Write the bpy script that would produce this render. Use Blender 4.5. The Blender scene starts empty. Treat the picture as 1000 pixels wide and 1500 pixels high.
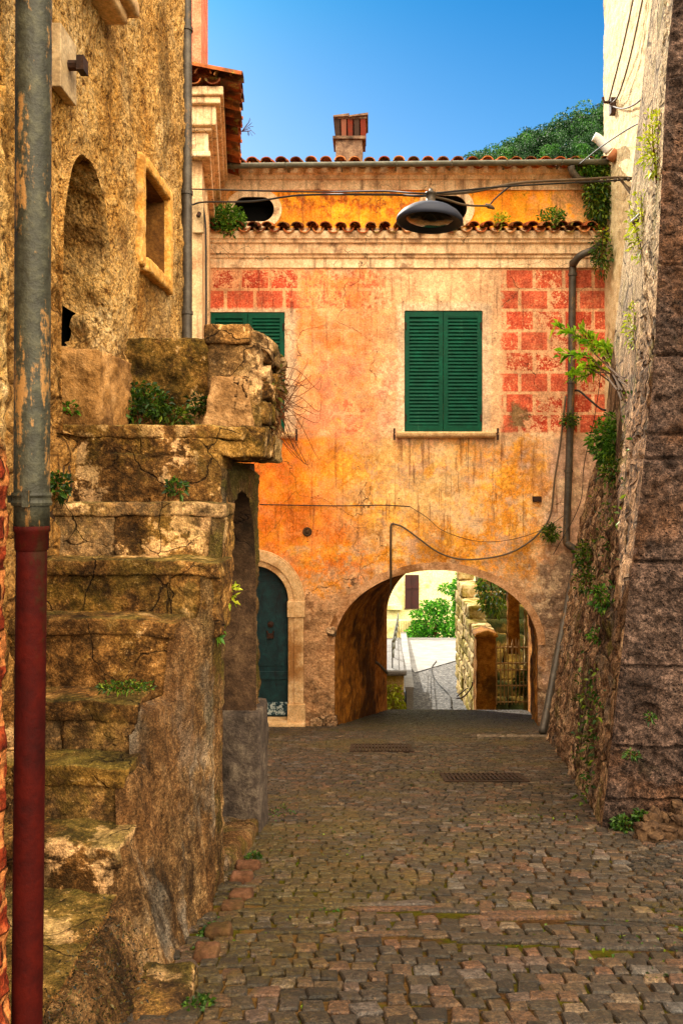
import bpy, math, random
import numpy as np
from mathutils import Vector

random.seed(11)
rng = np.random.default_rng(11)
scene = bpy.context.scene
COL = scene.collection
PI = math.pi

# ---------------------------------------------------------------- camera maths: eye at the origin looking along +Y
F, XV, YH = 1200.0, 540.0, 710.0
def at(px, py, Y):
    return ((px - XV) * Y / F, Y, (YH - py) * Y / F)
def zg(Y):                       # height of the sloping street
    return -(0.94 + 0.2175 * Y)
def lerp(a, b, t): return a + (b - a) * t
def itp(x, xs, ys): return np.interp(x, xs, ys)

# ---------------------------------------------------------------- numpy noise
_perm = rng.permutation(256)
_grad = rng.normal(size=(256, 3)); _grad /= np.linalg.norm(_grad, axis=1)[:, None]
def _hash(i):
    return _perm[(_perm[(_perm[i[..., 0] & 255] + i[..., 1]) & 255] + i[..., 2]) & 255]
def perlin(p):
    p = np.asarray(p, float); i = np.floor(p).astype(int); f = p - i
    w = f * f * f * (f * (f * 6 - 15) + 10); out = 0
    for dx in (0, 1):
        for dy in (0, 1):
            for dz in (0, 1):
                d = np.array((dx, dy, dz)); g = _grad[_hash(i + d)]
                wt = (w[..., 0] if dx else 1 - w[..., 0]) * (w[..., 1] if dy else 1 - w[..., 1]) * (w[..., 2] if dz else 1 - w[..., 2])
                out = out + wt * ((f - d) * g).sum(-1)
    return out * 1.5
def fbm(p, o=4, gain=.5):
    p = np.asarray(p, float); a, s, out = 1.0, 1.0, 0
    for k in range(o):
        out = out + a * perlin(p * s + 17.3 * k); a *= gain; s *= 2.03
    return out
def worley(p):
    p = np.asarray(p, float); i = np.floor(p).astype(int)
    f1 = np.full(p.shape[:-1], 9.); f2 = f1.copy(); cid = np.zeros(p.shape[:-1], int)
    for dx in (-1, 0, 1):
        for dy in (-1, 0, 1):
            for dz in (-1, 0, 1):
                c = i + np.array((dx, dy, dz)); h = _hash(c)
                q = c + .5 + .42 * _grad[h]
                d = np.linalg.norm(p - q, axis=-1)
                n = d < f1
                f2 = np.where(n, f1, np.minimum(f2, d)); cid = np.where(n, h, cid); f1 = np.where(n, d, f1)
    return f1, f2, cid
def sstep(x, a, b):
    t = np.clip((np.asarray(x, float) - a) / (b - a), 0, 1); return t * t * (3 - 2 * t)

# ---------------------------------------------------------------- objects
WL = {}
def _wl(o): return WL.get(o.name, (0, 0, 0)) if o else (0, 0, 0)
def tag(o, label=None, cat=None, group=None, kind=None):
    if label: o['label'] = label
    if cat: o['category'] = cat
    if group: o['group'] = group
    if kind: o['kind'] = kind
    return o
def thing(name, label, cat, loc, group=None):
    o = bpy.data.objects.new(name, None); COL.objects.link(o)
    o.empty_display_size = .1; o.location = loc; WL[o.name] = tuple(loc)
    return tag(o, label, cat, group)
def link_mesh(name, me, mat, parent=None, smooth=False, bevel=0):
    n = len(me.vertices)
    co = np.empty(n * 3, np.float32); me.vertices.foreach_get('co', co); co = co.reshape(-1, 3)
    lo, hi = co.min(0), co.max(0)
    org = np.array(((lo[0] + hi[0]) / 2, (lo[1] + hi[1]) / 2, lo[2]))
    co -= org; me.vertices.foreach_set('co', co.ravel())
    if smooth: me.polygons.foreach_set('use_smooth', np.ones(len(me.polygons), bool))
    me.update()
    o = bpy.data.objects.new(name, me); COL.objects.link(o)
    if mat: me.materials.append(mat)
    o.parent = parent
    p = _wl(parent); o.location = (org[0] - p[0], org[1] - p[1], org[2] - p[2]); WL[o.name] = tuple(org)
    if bevel:
        b = o.modifiers.new('bevel', 'BEVEL'); b.width = bevel; b.segments = 2; b.limit_method = 'ANGLE'; b.angle_limit = .6
    return o
def mesh_np(name, V, Q, mat, parent=None, smooth=True, bevel=0):
    V = np.asarray(V, np.float32).reshape(-1, 3); Q = np.asarray(Q, np.int32); k = Q.shape[1]
    used = np.unique(Q); rm = np.full(len(V), -1, np.int32); rm[used] = np.arange(len(used)); V = V[used]; Q = rm[Q]
    me = bpy.data.meshes.new(name)
    me.vertices.add(len(V)); me.vertices.foreach_set('co', V.ravel())
    me.loops.add(Q.size); me.loops.foreach_set('vertex_index', Q.ravel())
    me.polygons.add(len(Q)); me.polygons.foreach_set('loop_start', np.arange(len(Q), dtype=np.int32) * k)
    me.polygons.foreach_set('loop_total', np.full(len(Q), k, np.int32))
    me.update(calc_edges=True); me.validate()
    return link_mesh(name, me, mat, parent, smooth, bevel)
def gridq(n, m):
    i = np.arange(n * m).reshape(n, m)
    return np.stack((i[:-1, :-1], i[:-1, 1:], i[1:, 1:], i[1:, :-1]), -1).reshape(-1, 4)
def sheet(name, P, mat, parent=None, keep=None, flip=False, smooth=True, tint=None):
    n, m = P.shape[:2]; q = gridq(n, m)
    if flip: q = q[:, ::-1]
    if keep is not None: q = q[keep.reshape(-1)]
    o = mesh_np(name, P.reshape(-1, 3), q, mat, parent, smooth)
    if tint is not None:
        a = o.data.attributes.new('block_tint', 'FLOAT', 'POINT'); a.data.foreach_set('value', np.asarray(tint, np.float32).ravel())
    return o

class MB:
    def __init__(s): s.v = []; s.f = []
    def add(s, V, Fc):
        b = len(s.v); s.v += [tuple(map(float, q)) for q in V]; s.f += [tuple(int(i) + b for i in f) for f in Fc]; return s
    def box(s, x0, x1, y0, y1, z0, z1):
        return s.hexa([(x0, y0, z0), (x1, y0, z0), (x1, y1, z0), (x0, y1, z0), (x0, y0, z1), (x1, y0, z1), (x1, y1, z1), (x0, y1, z1)])
    def hexa(s, P):
        return s.add(P, [(3, 2, 1, 0), (4, 5, 6, 7), (0, 1, 5, 4), (1, 2, 6, 5), (2, 3, 7, 6), (3, 0, 4, 7)])
    def tube(s, pts, r, seg=10, cap=True):
        pts = [Vector(p) for p in pts]; n = len(pts); R = r if isinstance(r, (list, tuple)) else [r] * n
        V = []; up = None
        for k in range(n):
            t = (pts[min(k + 1, n - 1)] - pts[max(k - 1, 0)]).normalized()
            if up is None:
                up = Vector((0, 0, 1)) if abs(t.z) < .9 else Vector((1, 0, 0))
            a = t.cross(up).normalized(); up = a.cross(t).normalized()
            for j in range(seg):
                w = 2 * PI * j / seg; V.append(pts[k] + (a * math.cos(w) + up * math.sin(w)) * R[k])
        Fc = [(k * seg + j, k * seg + (j + 1) % seg, (k + 1) * seg + (j + 1) % seg, (k + 1) * seg + j) for k in range(n - 1) for j in range(seg)]
        if cap: Fc += [tuple(range(seg))[::-1], tuple((n - 1) * seg + j for j in range(seg))]
        return s.add(V, Fc)
    def lathe(s, prof, c, seg=32, axis=None):
        ax = Vector(axis or (0, 0, 1)).normalized(); q = ax.to_track_quat('Z', 'Y'); V = []
        for r, z in prof:
            for j in range(seg):
                w = 2 * PI * j / seg; V.append(Vector(c) + q @ Vector((r * math.cos(w), r * math.sin(w), z)))
        n = len(prof)
        return s.add(V, [(k * seg + j, k * seg + (j + 1) % seg, (k + 1) * seg + (j + 1) % seg, (k + 1) * seg + j) for k in range(n - 1) for j in range(seg)])
    def extr(s, prof, A, B, out):
        """profile [(proud, z)] swept from A to B (xy points); out = xy outward unit vector; closed with end caps"""
        V = [(q[0] + out[0] * d, q[1] + out[1] * d, z) for q in (A, B) for d, z in prof]; n = len(prof)
        Fc = [(k, (k + 1) % n, n + (k + 1) % n, n + k) for k in range(n)] + [tuple(range(n))[::-1], tuple(range(n, 2 * n))]
        return s.add(V, Fc)
    def prism(s, poly, y0, y1):
        n = len(poly); V = [(x, y0, z) for x, z in poly] + [(x, y1, z) for x, z in poly]
        return s.add(V, [tuple(range(n)), tuple(range(2 * n - 1, n - 1, -1))] + [(k, n + k, n + (k + 1) % n, (k + 1) % n) for k in range(n)])
    def build(s, name, mat, parent=None, smooth=False, bevel=0):
        me = bpy.data.meshes.new(name); me.from_pydata(s.v, [], s.f); me.update()
        import bmesh as bmm
        b = bmm.new(); b.from_mesh(me); bmm.ops.recalc_face_normals(b, faces=b.faces[:]); b.to_mesh(me); b.free()
        return link_mesh(name, me, mat, parent, smooth, bevel)

def catmull(pts, n=8):
    P = [Vector(p) for p in pts]; P = [P[0] * 2 - P[1]] + P + [P[-1] * 2 - P[-2]]; out = []
    for i in range(1, len(P) - 2):
        for k in range(n):
            t = k / n; a, b, c, d = P[i - 1:i + 3]
            out.append(.5 * ((2 * b) + (c - a) * t + (2 * a - 5 * b + 4 * c - d) * t * t + (3 * b - a - 3 * c + d) * t ** 3))
    out.append(P[-2]); return out

def rock(x0, x1, y0, y1, z0, z1, r=.03, amp=.012, sc=6., res=.018, warp=None, seed=0., ridge=0.):
    """a worn block of stone: rounded box with noise pushed into its faces; returns V, Q"""
    lo = np.array((x0, y0, z0)); hi = np.array((x1, y1, z1)); N = np.maximum(2, np.ceil((hi - lo) / res).astype(int))
    VV, QQ, b = [], [], 0
    for ax in range(3):
        u, w = (ax + 1) % 3, (ax + 2) % 3
        for side in (0, 1):
            a, c = np.meshgrid(np.linspace(lo[u], hi[u], N[u] + 1), np.linspace(lo[w], hi[w], N[w] + 1), indexing='ij')
            P = np.empty(a.shape + (3,)); P[..., ax] = (lo, hi)[side][ax]; P[..., u] = a; P[..., w] = c
            q = gridq(*a.shape); q = q if not side else q
            q = q if side == 0 else q[:, ::-1]
            VV.append(P.reshape(-1, 3)); QQ.append(q[:, ::-1] + b); b += a.size
    V = np.concatenate(VV); Q = np.concatenate(QQ)
    _, ix, inv = np.unique(np.round(V * 1e4).astype(np.int64), axis=0, return_index=True, return_inverse=True)
    V = V[ix]; Q = inv.reshape(-1)[Q]
    r = min(r, .45 * (hi - lo).min()); c = np.clip(V, lo + r, hi - r); d = V - c; L = np.linalg.norm(d, axis=1)[:, None]
    nrm = d / np.maximum(L, 1e-9); V = c + nrm * r
    s = seed * 7.13
    D = np.stack([fbm(V * sc + s + 31 * k, 4, .55) for k in range(3)], 1) * amp
    V = V + D
    if ridge: V = V - nrm * (ridge * np.clip(1 - np.abs(fbm(V * sc * .7 + s, 3)) * 3, 0, 1))[:, None]
    if warp: V = warp(V)
    return V, Q

def leaves(name, base, dirs, size, mat, parent=None, wide=.45, droop=.25):
    """many small folded leaves: base points (n,3), directions (n,3), sizes (n,)"""
    n = len(base); d = dirs / np.maximum(np.linalg.norm(dirs, axis=1)[:, None], 1e-6)
    ref = rng.normal(size=(n, 3)); sd = np.cross(d, ref); sd /= np.maximum(np.linalg.norm(sd, axis=1)[:, None], 1e-6)
    nn = np.cross(sd, d); L = np.asarray(size)[:, None] * np.ones((n, 1))
    tip = base + d * L - np.array((0, 0, 1)) * L * droop
    mid = base + d * L * .5 + nn * L * .06
    V = np.stack((base, mid + sd * L * wide * .5 + nn * L * .08, tip, mid - sd * L * wide * .5 + nn * L * .08), 1).reshape(-1, 3)
    i = np.arange(n)[:, None] * 4
    T = np.concatenate((i + np.array((0, 1, 2)), i + np.array((0, 2, 3))), 0)
    return mesh_np(name, V, T, mat, parent, smooth=False)
def blob_pts(n, c, rad, shell=.5):
    d = rng.normal(size=(n, 3)); d /= np.linalg.norm(d, axis=1)[:, None]
    r = shell + (1 - shell) * rng.random(n) ** .5
    p = d * r[:, None] * np.asarray(rad); return p + np.asarray(c), d
# ---------------------------------------------------------------- materials: a small node language
def lin(h):
    if not isinstance(h, str): return tuple(h) + ((1,) if len(h) == 3 else ())
    h = h.lstrip('#'); c = [int(h[i:i + 2], 16) / 255 for i in (0, 2, 4)]
    return tuple(x / 12.92 if x <= .04045 else ((x + .055) / 1.055) ** 2.4 for x in c) + (1,)
class S:
    def __init__(s, m, k): s.m, s.k = m, k
    def __add__(a, b): return a.m.math('ADD', a, b)
    __radd__ = __add__
    def __sub__(a, b): return a.m.math('SUBTRACT', a, b)
    def __rsub__(a, b): return a.m.math('SUBTRACT', b, a)
    def __mul__(a, b): return a.m.math('MULTIPLY', a, b)
    __rmul__ = __mul__
    def __truediv__(a, b): return a.m.math('DIVIDE', a, b)
class M:
    def __init__(s, name, rough=.85, spec=.25, metal=0.):
        s.mat = bpy.data.materials.new(name); s.mat.use_nodes = True; s.nt = s.mat.node_tree
        s.b = s.nt.nodes['Principled BSDF']; s.set('Roughness', rough); s.set('Specular IOR Level', spec); s.set('Metallic', metal)
        g = s.n('ShaderNodeNewGeometry'); s.p = S(s, g.outputs['Position']); s.isl = S(s, g.outputs['Random Per Island']); s.nrm = S(s, g.outputs['Normal'])
        q = s.n('ShaderNodeSeparateXYZ'); s.l(s.p, q.inputs[0]); s.x, s.y, s.z = (S(s, o) for o in q.outputs)
    def n(s, t): return s.nt.nodes.new(t)
    def l(s, a, inp):
        if isinstance(a, S): s.nt.links.new(a.k, inp)
        elif inp.type == 'RGBA': inp.default_value = lin(a)
        else: inp.default_value = a
    def set(s, k, v): s.l(v, s.b.inputs[k])
    def math(s, op, a, b=0., c=None, clamp=False):
        d = s.n('ShaderNodeMath'); d.operation = op; d.use_clamp = clamp; s.l(a, d.inputs[0]); s.l(b, d.inputs[1])
        return S(s, d.outputs[0])
    def clamp(s, a): return s.math('ADD', a, 0., clamp=True)
    def vec(s, x, y, z):
        d = s.n('ShaderNodeCombineXYZ'); [s.l(v, d.inputs[i]) for i, v in enumerate((x, y, z))]; return S(s, d.outputs[0])
    def sc(s, v, k, off=(0, 0, 0)):
        d = s.n('ShaderNodeMapping'); s.l(v, d.inputs[0]); d.inputs['Scale'].default_value = k; d.inputs['Location'].default_value = off; return S(s, d.outputs[0])
    def noise(s, sc, det=5, ro=.6, v=None, off=0., dist=0.):
        d = s.n('ShaderNodeTexNoise'); v = v or s.p
        if off: v = s.sc(v, (1, 1, 1), (off, off * 1.7, -off))
        s.l(v, d.inputs['Vector']); d.inputs['Scale'].default_value = sc; d.inputs['Detail'].default_value = det
        d.inputs['Roughness'].default_value = ro; d.inputs['Distortion'].default_value = dist
        return S(s, d.outputs['Fac'])
    def vor(s, sc, feat='F1', v=None, out='Distance', rnd=1.):
        d = s.n('ShaderNodeTexVoronoi'); d.feature = feat; s.l(v or s.p, d.inputs['Vector']); d.inputs['Scale'].default_value = sc; d.inputs['Randomness'].default_value = rnd
        return S(s, d.outputs[out])
    def warp(s, amt, sc, v=None):
        d = s.n('ShaderNodeTexNoise'); s.l(v or s.p, d.inputs['Vector']); d.inputs['Scale'].default_value = sc; d.inputs['Detail'].default_value = 4
        a = s.n('ShaderNodeVectorMath'); a.operation = 'SUBTRACT'; s.l(S(s, d.outputs['Color']), a.inputs[0]); a.inputs[1].default_value = (.5, .5, .5)
        b = s.n('ShaderNodeVectorMath'); b.operation = 'SCALE'; s.l(S(s, a.outputs[0]), b.inputs[0]); b.inputs['Scale'].default_value = amt
        c = s.n('ShaderNodeVectorMath'); c.operation = 'ADD'; s.l(v or s.p, c.inputs[0]); s.l(S(s, b.outputs[0]), c.inputs[1]); return S(s, c.outputs[0])
    def step(s, x, a, b):
        d = s.n('ShaderNodeMapRange'); d.interpolation_type = 'SMOOTHSTEP'; s.l(x, d.inputs[0])
        lo, hi, t0, t1 = (a, b, 0, 1) if a <= b else (b, a, 1, 0)
        d.inputs[1].default_value = lo; d.inputs[2].default_value = hi; d.inputs[3].default_value = t0; d.inputs[4].default_value = t1; return S(s, d.outputs[0])
    def mix(s, f, a, b, mode='MIX'):
        d = s.n('ShaderNodeMix'); d.data_type = 'RGBA'; d.blend_type = mode; s.l(f, d.inputs[0]); s.l(a, d.inputs[6]); s.l(b, d.inputs[7]); return S(s, d.outputs[2])
    def ramp(s, f, stops):
        d = s.n('ShaderNodeValToRGB'); s.l(f, d.inputs[0]); e = d.color_ramp.elements
        while len(e) < len(stops): e.new(.5)
        for k, (p, c) in zip(e, stops): k.position = p; k.color = lin(c)
        return S(s, d.outputs[0])
    def bump(s, h, st=.6, dist=.02):
        d = s.n('ShaderNodeBump'); s.l(h, d.inputs['Height']); d.inputs['Strength'].default_value = st; d.inputs['Distance'].default_value = dist
        s.nt.links.new(d.outputs[0], s.b.inputs['Normal'])
    def box(s, u, v, u0, u1, v0, v1, su, sv=None):
        sv = sv or su
        return s.step(u, u0 - su, u0 + su) * s.step(u, u1 + su, u1 - su) * s.step(v, v0 - sv, v0 + sv) * s.step(v, v1 + sv, v1 - sv)
    def crack(s, sc, w, warp=.25, wsc=3., gate=(.45, .55), off=0.):
        v = s.warp(warp, wsc); d = s.vor(sc, 'DISTANCE_TO_EDGE', v)
        return s.step(d, w, w * .3) * s.step(s.noise(1.1, 3, .5, off=off or 5.), gate[0], gate[1])
    def grit(s, col, sc, lo=.45, hi=1.35, v=None, a=.36, b=.64):
        n = s.noise(sc, 3, .75, v=v); k = s.step(n, a, b)
        f = k * (hi - lo) + lo; d = s.n('ShaderNodeCombineColor')
        for i in range(3): s.l(f, d.inputs[i])
        return s.mix(1., col, S(s, d.outputs[0]), 'MULTIPLY')
    def done(s, col, con=1.2, sat=1.02):
        g = s.n('ShaderNodeGamma'); s.l(col, g.inputs[0]); g.inputs[1].default_value = con
        h = s.n('ShaderNodeHueSaturation'); h.inputs['Saturation'].default_value = sat; h.inputs['Value'].default_value = 1.1; s.l(S(s, g.outputs[0]), h.inputs['Color'])
        s.set('Base Color', S(s, h.outputs[0])); return s.mat

def mat_facade():
    m = M('weathered_painted_plaster', .9, .15)
    U = m.x * 100 + 540; V = m.z * -100 + 710
    nA = m.noise(.8, 4); nB = m.noise(2.4, 6, .65); nB2 = m.noise(2.1, 6, .65, off=9.); nC = m.noise(8, 7, .7); nC2 = m.noise(7, 7, .7, off=4.); nD = m.noise(38, 5, .7)
    Ud = U + (nB - .5) * 200 + (nC - .5) * 90; Vd = V + (nB2 - .5) * 160 + (nC2 - .5) * 80
    Us = U + (nC - .5) * 30; Vs = V + (nC2 - .5) * 14
    col = m.ramp(nB2, [(.25, '#c4926a'), (.42, '#d8a980'), (.55, '#e6c29a'), (.7, '#d0a07c')])
    # salmon upper storey on the left
    k = m.box(Ud, Vd, 150, 590, 395, 642, 60, 12)
    col = m.mix(k * .9, col, m.ramp(nC + (nB - .5) * .8, [(.25, '#efbc90'), (.45, '#eaa56c'), (.6, '#ea8a40'), (.75, '#de7428')]))
    k = m.box(Ud, Vd, 560, 770, 380, 640, 30, 12)
    col = m.mix(k * .75, col, m.ramp(nC2, [(.3, '#c99f78'), (.5, '#e0b68c'), (.7, '#d9a67e')]))
    # pink wash under the sills
    k = m.box(Ud, Vd, 440, 620, 520, 645, 50, 20) * m.step(nB, .45, .6)
    col = m.mix(k * .6, col, '#d98f77')
    # ochre belt
    k = m.box(Ud, Vd, 330, 815, 650, 850, 40, 18) * m.step(nC * .5 + nB * .7, .5, .66)
    col = m.mix(k, col, m.ramp(nC2, [(.3, '#c47a1a'), (.5, '#e6991e'), (.65, '#eeac40'), (.8, '#d8994f')]))
    k = m.box(Ud, Vd, 560, 800, 705, 845, 40, 25) * m.step(nB2 + (nC - .5) * .7, .42, .55)
    col = m.mix(k * .9, col, m.ramp(nC, [(.3, '#a86414'), (.5, '#dc8f14'), (.7, '#eaa62c')]))
    k = m.box(Ud, Vd, 380, 830, 650, 835, 30, 20) * m.step(m.noise(3.1, 6, .68, off=31.), .5, .6)
    col = m.mix(k * .8, col, m.ramp(nC, [(.35, '#f0a01c'), (.6, '#f8bc48')]))
    # pale scoured patch
    k = m.box(Ud, Vd, 560, 700, 645, 760, 40, 30) * m.step(nB, .36, .5)
    col = m.mix(k * .7, col, m.ramp(nC2, [(.35, '#d8ac70'), (.6, '#efd09c')]))
    # strong orange beside the landing
    k = m.box(Ud, Vs, 100, 480, 641, 800, 70, 4)
    col = m.mix(k * .96, col, m.ramp(nC + (nB2 - .5) * .6, [(.2, '#ffae24'), (.42, '#fb9a10'), (.58, '#f4800a'), (.75, '#dd5f10')]))
    k = m.box(Ud, Vd, 330, 540, 760, 855, 40, 22) * m.step(nB2 + (nC - .5) * .5, .44, .56)
    col = m.mix(k * .85, col, m.ramp(nC, [(.3, '#d4640e'), (.6, '#ee8a16')]))
    # bare lower render
    k = m.step(Vd, 842, 880)
    col = m.mix(k, col, m.ramp(nC * .6 + nB * .5, [(.3, '#6f4a2e'), (.45, '#a87a52'), (.58, '#c69a6e'), (.75, '#b98f6c')]))
    k = m.step(Vd, 960, 1040) * m.step(nC2, .42, .56)
    col = m.mix(k * .8, col, m.ramp(nC, [(.3, '#4e3a26'), (.6, '#8a6644')]))
    # grey right flank, cement patches
    k = m.box(Ud, Vd, 798, 1100, 640, 1200, 26, 14)
    col = m.mix(k * .9, col, m.ramp(nC2 + (nB - .5) * .5, [(.3, '#8f6f59'), (.48, '#bc9880'), (.62, '#d2ae96'), (.8, '#b0917a')]))
    k = m.box(Ud, Vd, 782, 1100, 815, 1200, 18, 14) * m.step(nB2 + (nC - .5) * .4, .36, .46)
    col = m.mix(k * .85, col, m.ramp(nC, [(.3, '#5f4b3c'), (.5, '#846b58'), (.7, '#9c806a')]))
    # attic strip
    k = m.step(V, 334, 330)
    col = m.mix(k, col, m.ramp(nC + (nB - .5) * .7, [(.25, '#ffc648'), (.45, '#fdb018'), (.6, '#f59a0c'), (.8, '#da760e')]))
    k = m.box(Ud, Vd, 385, 620, 268, 312, 30, 9) * m.step(nC2 + (nB - .5) * .4, .45, .58)
    col = m.mix(k * .85, col, m.ramp(nC, [(.3, '#8a3d08'), (.6, '#c4610a')]))
    k = m.box(Ud, Vd, 800, 900, 262, 330, 20, 10) + m.box(Ud, Vd, 300, 345, 240, 330, 10)
    col = m.mix(m.clamp(k) * .7, col, '#d5a87a')
    # worn pale and grey areas
    k = m.step(m.noise(1.5, 7, .7, off=41.) + (nC - .5) * .5, .54, .62) * m.step(V, 385, 400)
    k = k * (m.step(U, 470, 580) * .7 + .3); col = m.mix(k * .5, col, m.ramp(nC2, [(.3, '#c9a47c'), (.55, '#ecd0a8'), (.75, '#d8b894')]))
    k = m.step(m.noise(1.9, 7, .7, off=57.) + (nC2 - .5) * .5, .57, .66) * m.step(V, 385, 400)
    k = k * (m.step(U, 470, 580) * .8 + .2); col = m.mix(k * .42, col, m.ramp(nC, [(.3, '#8c7058'), (.6, '#b49878')]))
    # red painted blocks
    row = m.math('FLOOR', (V - 392) / 30.3); par = m.math('MODULO', m.math('ABSOLUTE', row), 2.)
    wob = (nC - .5) * 3
    fx = m.math('FRACT', (U - 737 + wob) / 43 + par * .5 + 20.); fy = m.math('FRACT', (V - 392 + wob) / 30.3 + 20.)
    blk = m.step(fx, .085, .12) * m.step(fx, 1., .975) * m.step(fy, .1, .15) * m.step(fy, 1., .97)
    regR = m.box(Us, Vs, 735, 900, 392, 633, 4, 2); regL = m.box(Us, Vs, 280, 437, 392, 452, 14, 3)
    faint = m.box(Us, Vs, 437, 560, 392, 452, 20, 3) + m.box(Us, Vs, 497, 530, 585, 633, 3, 3)
    wear = m.step(nC * .9 + nB2 * .55 + (nD - .5) * .5, .74, .83)
    inR = m.step(U, 733, 790)
    red = m.ramp(nC2 + (nD - .5) * .4, [(.25, '#8c2210'), (.42, '#be381a'), (.55, '#cc5230'), (.7, '#d88258')])
    joint = '#d3a585'
    col = m.mix((1. - blk) * m.box(Us, Vs, 437, 735, 392, 633, 8, 3) * m.step(nB2 + (nC - .5) * .4, .5, .6) * .2, col, '#f2d8b0')
    wn = m.n('ShaderNodeTexWhiteNoise'); wn.noise_dimensions = '2D'; m.l(m.vec(m.math('FLOOR', (U - 737) / 43 + par * .5 + 20.), row, 0.), wn.inputs['Vector']); rb_ = S(m, wn.outputs['Value'])
    wear = m.step(nC * .9 + nB2 * .5 + (nD - .5) * .6 + (rb_ - .5) * .34, .76, .87)
    col = m.mix(m.clamp(regR + regL) * .8, col, m.mix(nC, '#cf9468', '#e8b88c'))
    col = m.mix(m.clamp(blk * (regR + regL) * (1. - wear * .92)) * (rb_ * .2 + .8), col, red)
    col = m.mix(m.clamp(blk * faint) * m.step(nC, .52, .42) * .75, col, '#d5663e')
    # bare plaster round the windows
    wf = m.box(Us, Vs, 582, 718, 444, 634, 5, 4) * m.step(nB2 + (nC - .5) * .3, .3, .36) + m.box(Us, Vs, 280, 434, 452, 634, 6, 3)
    col = m.mix(m.clamp(wf) * .9, col, m.ramp(nC, [(.3, '#c3a183'), (.55, '#dcc2a4'), (.75, '#cbb394')]))
    # hole of lost plaster
    hp = m.box(Us + (nC2 - .5) * 60, Vs + (nB - .5) * 50, 748, 770, 596, 628, 4)
    col = m.mix(hp, col, '#8a6a44')
    # streaks, cracks, pocks, grain
    st = m.noise(1., 5, .65, v=m.sc(m.p, (14, 14, .9)))
    sm = m.step(st, .52, .72) * (m.box(U, V, 300, 900, 636, 800, 20, 30) + m.box(U, V, 560, 740, 640, 760, 10) + m.box(U, V, 300, 900, 388, 520, 20, 40) + m.step(V, 335, 325) * .8)
    col = m.mix(m.clamp(sm) * .62, col, m.mix(nB, '#6b4526', '#8a5f38'), 'MULTIPLY')
    col = m.mix(m.step(nA, .5, .68) * .16, col, '#8a6238')
    ck = m.crack(.8, .0035, .6, 2.2, (.5, .58)) ; ck2 = m.crack(2.6, .007, .35, 5., (.58, .64), 2.)
    col = m.mix(m.clamp(ck + ck2 * .7) * .75, col, '#4d3018')
    pk = m.step(m.vor(7.5), .085, .05) * m.step(m.noise(1.3, 2, off=3.), .47, .56)
    col = m.mix(pk * .8, col, '#3d2614')
    col = m.mix(m.step(nD, .35, .65), m.mix(.16, col, '#5a3c20', 'MULTIPLY'), m.mix(.12, col, '#f3dcb8'))
    col = m.grit(col, 48, .84, 1.12); col = m.grit(col, 16, .84, 1.12); col = m.grit(col, 1.7, .84, 1.18)
    low = m.step(V, 830, 900)
    m.bump(nC * (low * 1.5 + .35) + nD * (low * .6 + .22) - (ck + ck2) * .5 - pk * .6 - hp * .5, .9, .03)
    return m.done(col, 1.2, 1.0)

def mottled(name, stops, sc=6., rough=.9, bump=.5, dist=.02, grain=40., dirt=None, dsc=1.5, dg=(.5, .65), spec=.2, crk=0., streak=None, sat=1.02):
    m = M(name, rough, spec); a = m.noise(sc, 7, .68); g = m.noise(grain, 4, .7)
    col = m.ramp(a * .75 + g * .25, stops)
    if dirt: col = m.mix(m.step(m.noise(dsc, 6, .65, off=3.), *dg) * .85, col, m.mix(g, dirt, lin(dirt)[:3]))
    if streak: col = m.mix(m.step(m.noise(1., 5, .65, v=m.sc(m.p, (11, 11, .8))), .5, .72) * .7, col, streak)
    col = m.grit(col, grain * 1.3, .82, 1.13)
    h = a * .8 + g * .45
    if crk:
        c = m.crack(crk, .006, .4, 3., (.52, .6)); col = m.mix(c * .8, col, '#33241a'); h = h - c * .6
    m.bump(h, bump, dist); return m.done(col, 1.2, sat)

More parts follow.
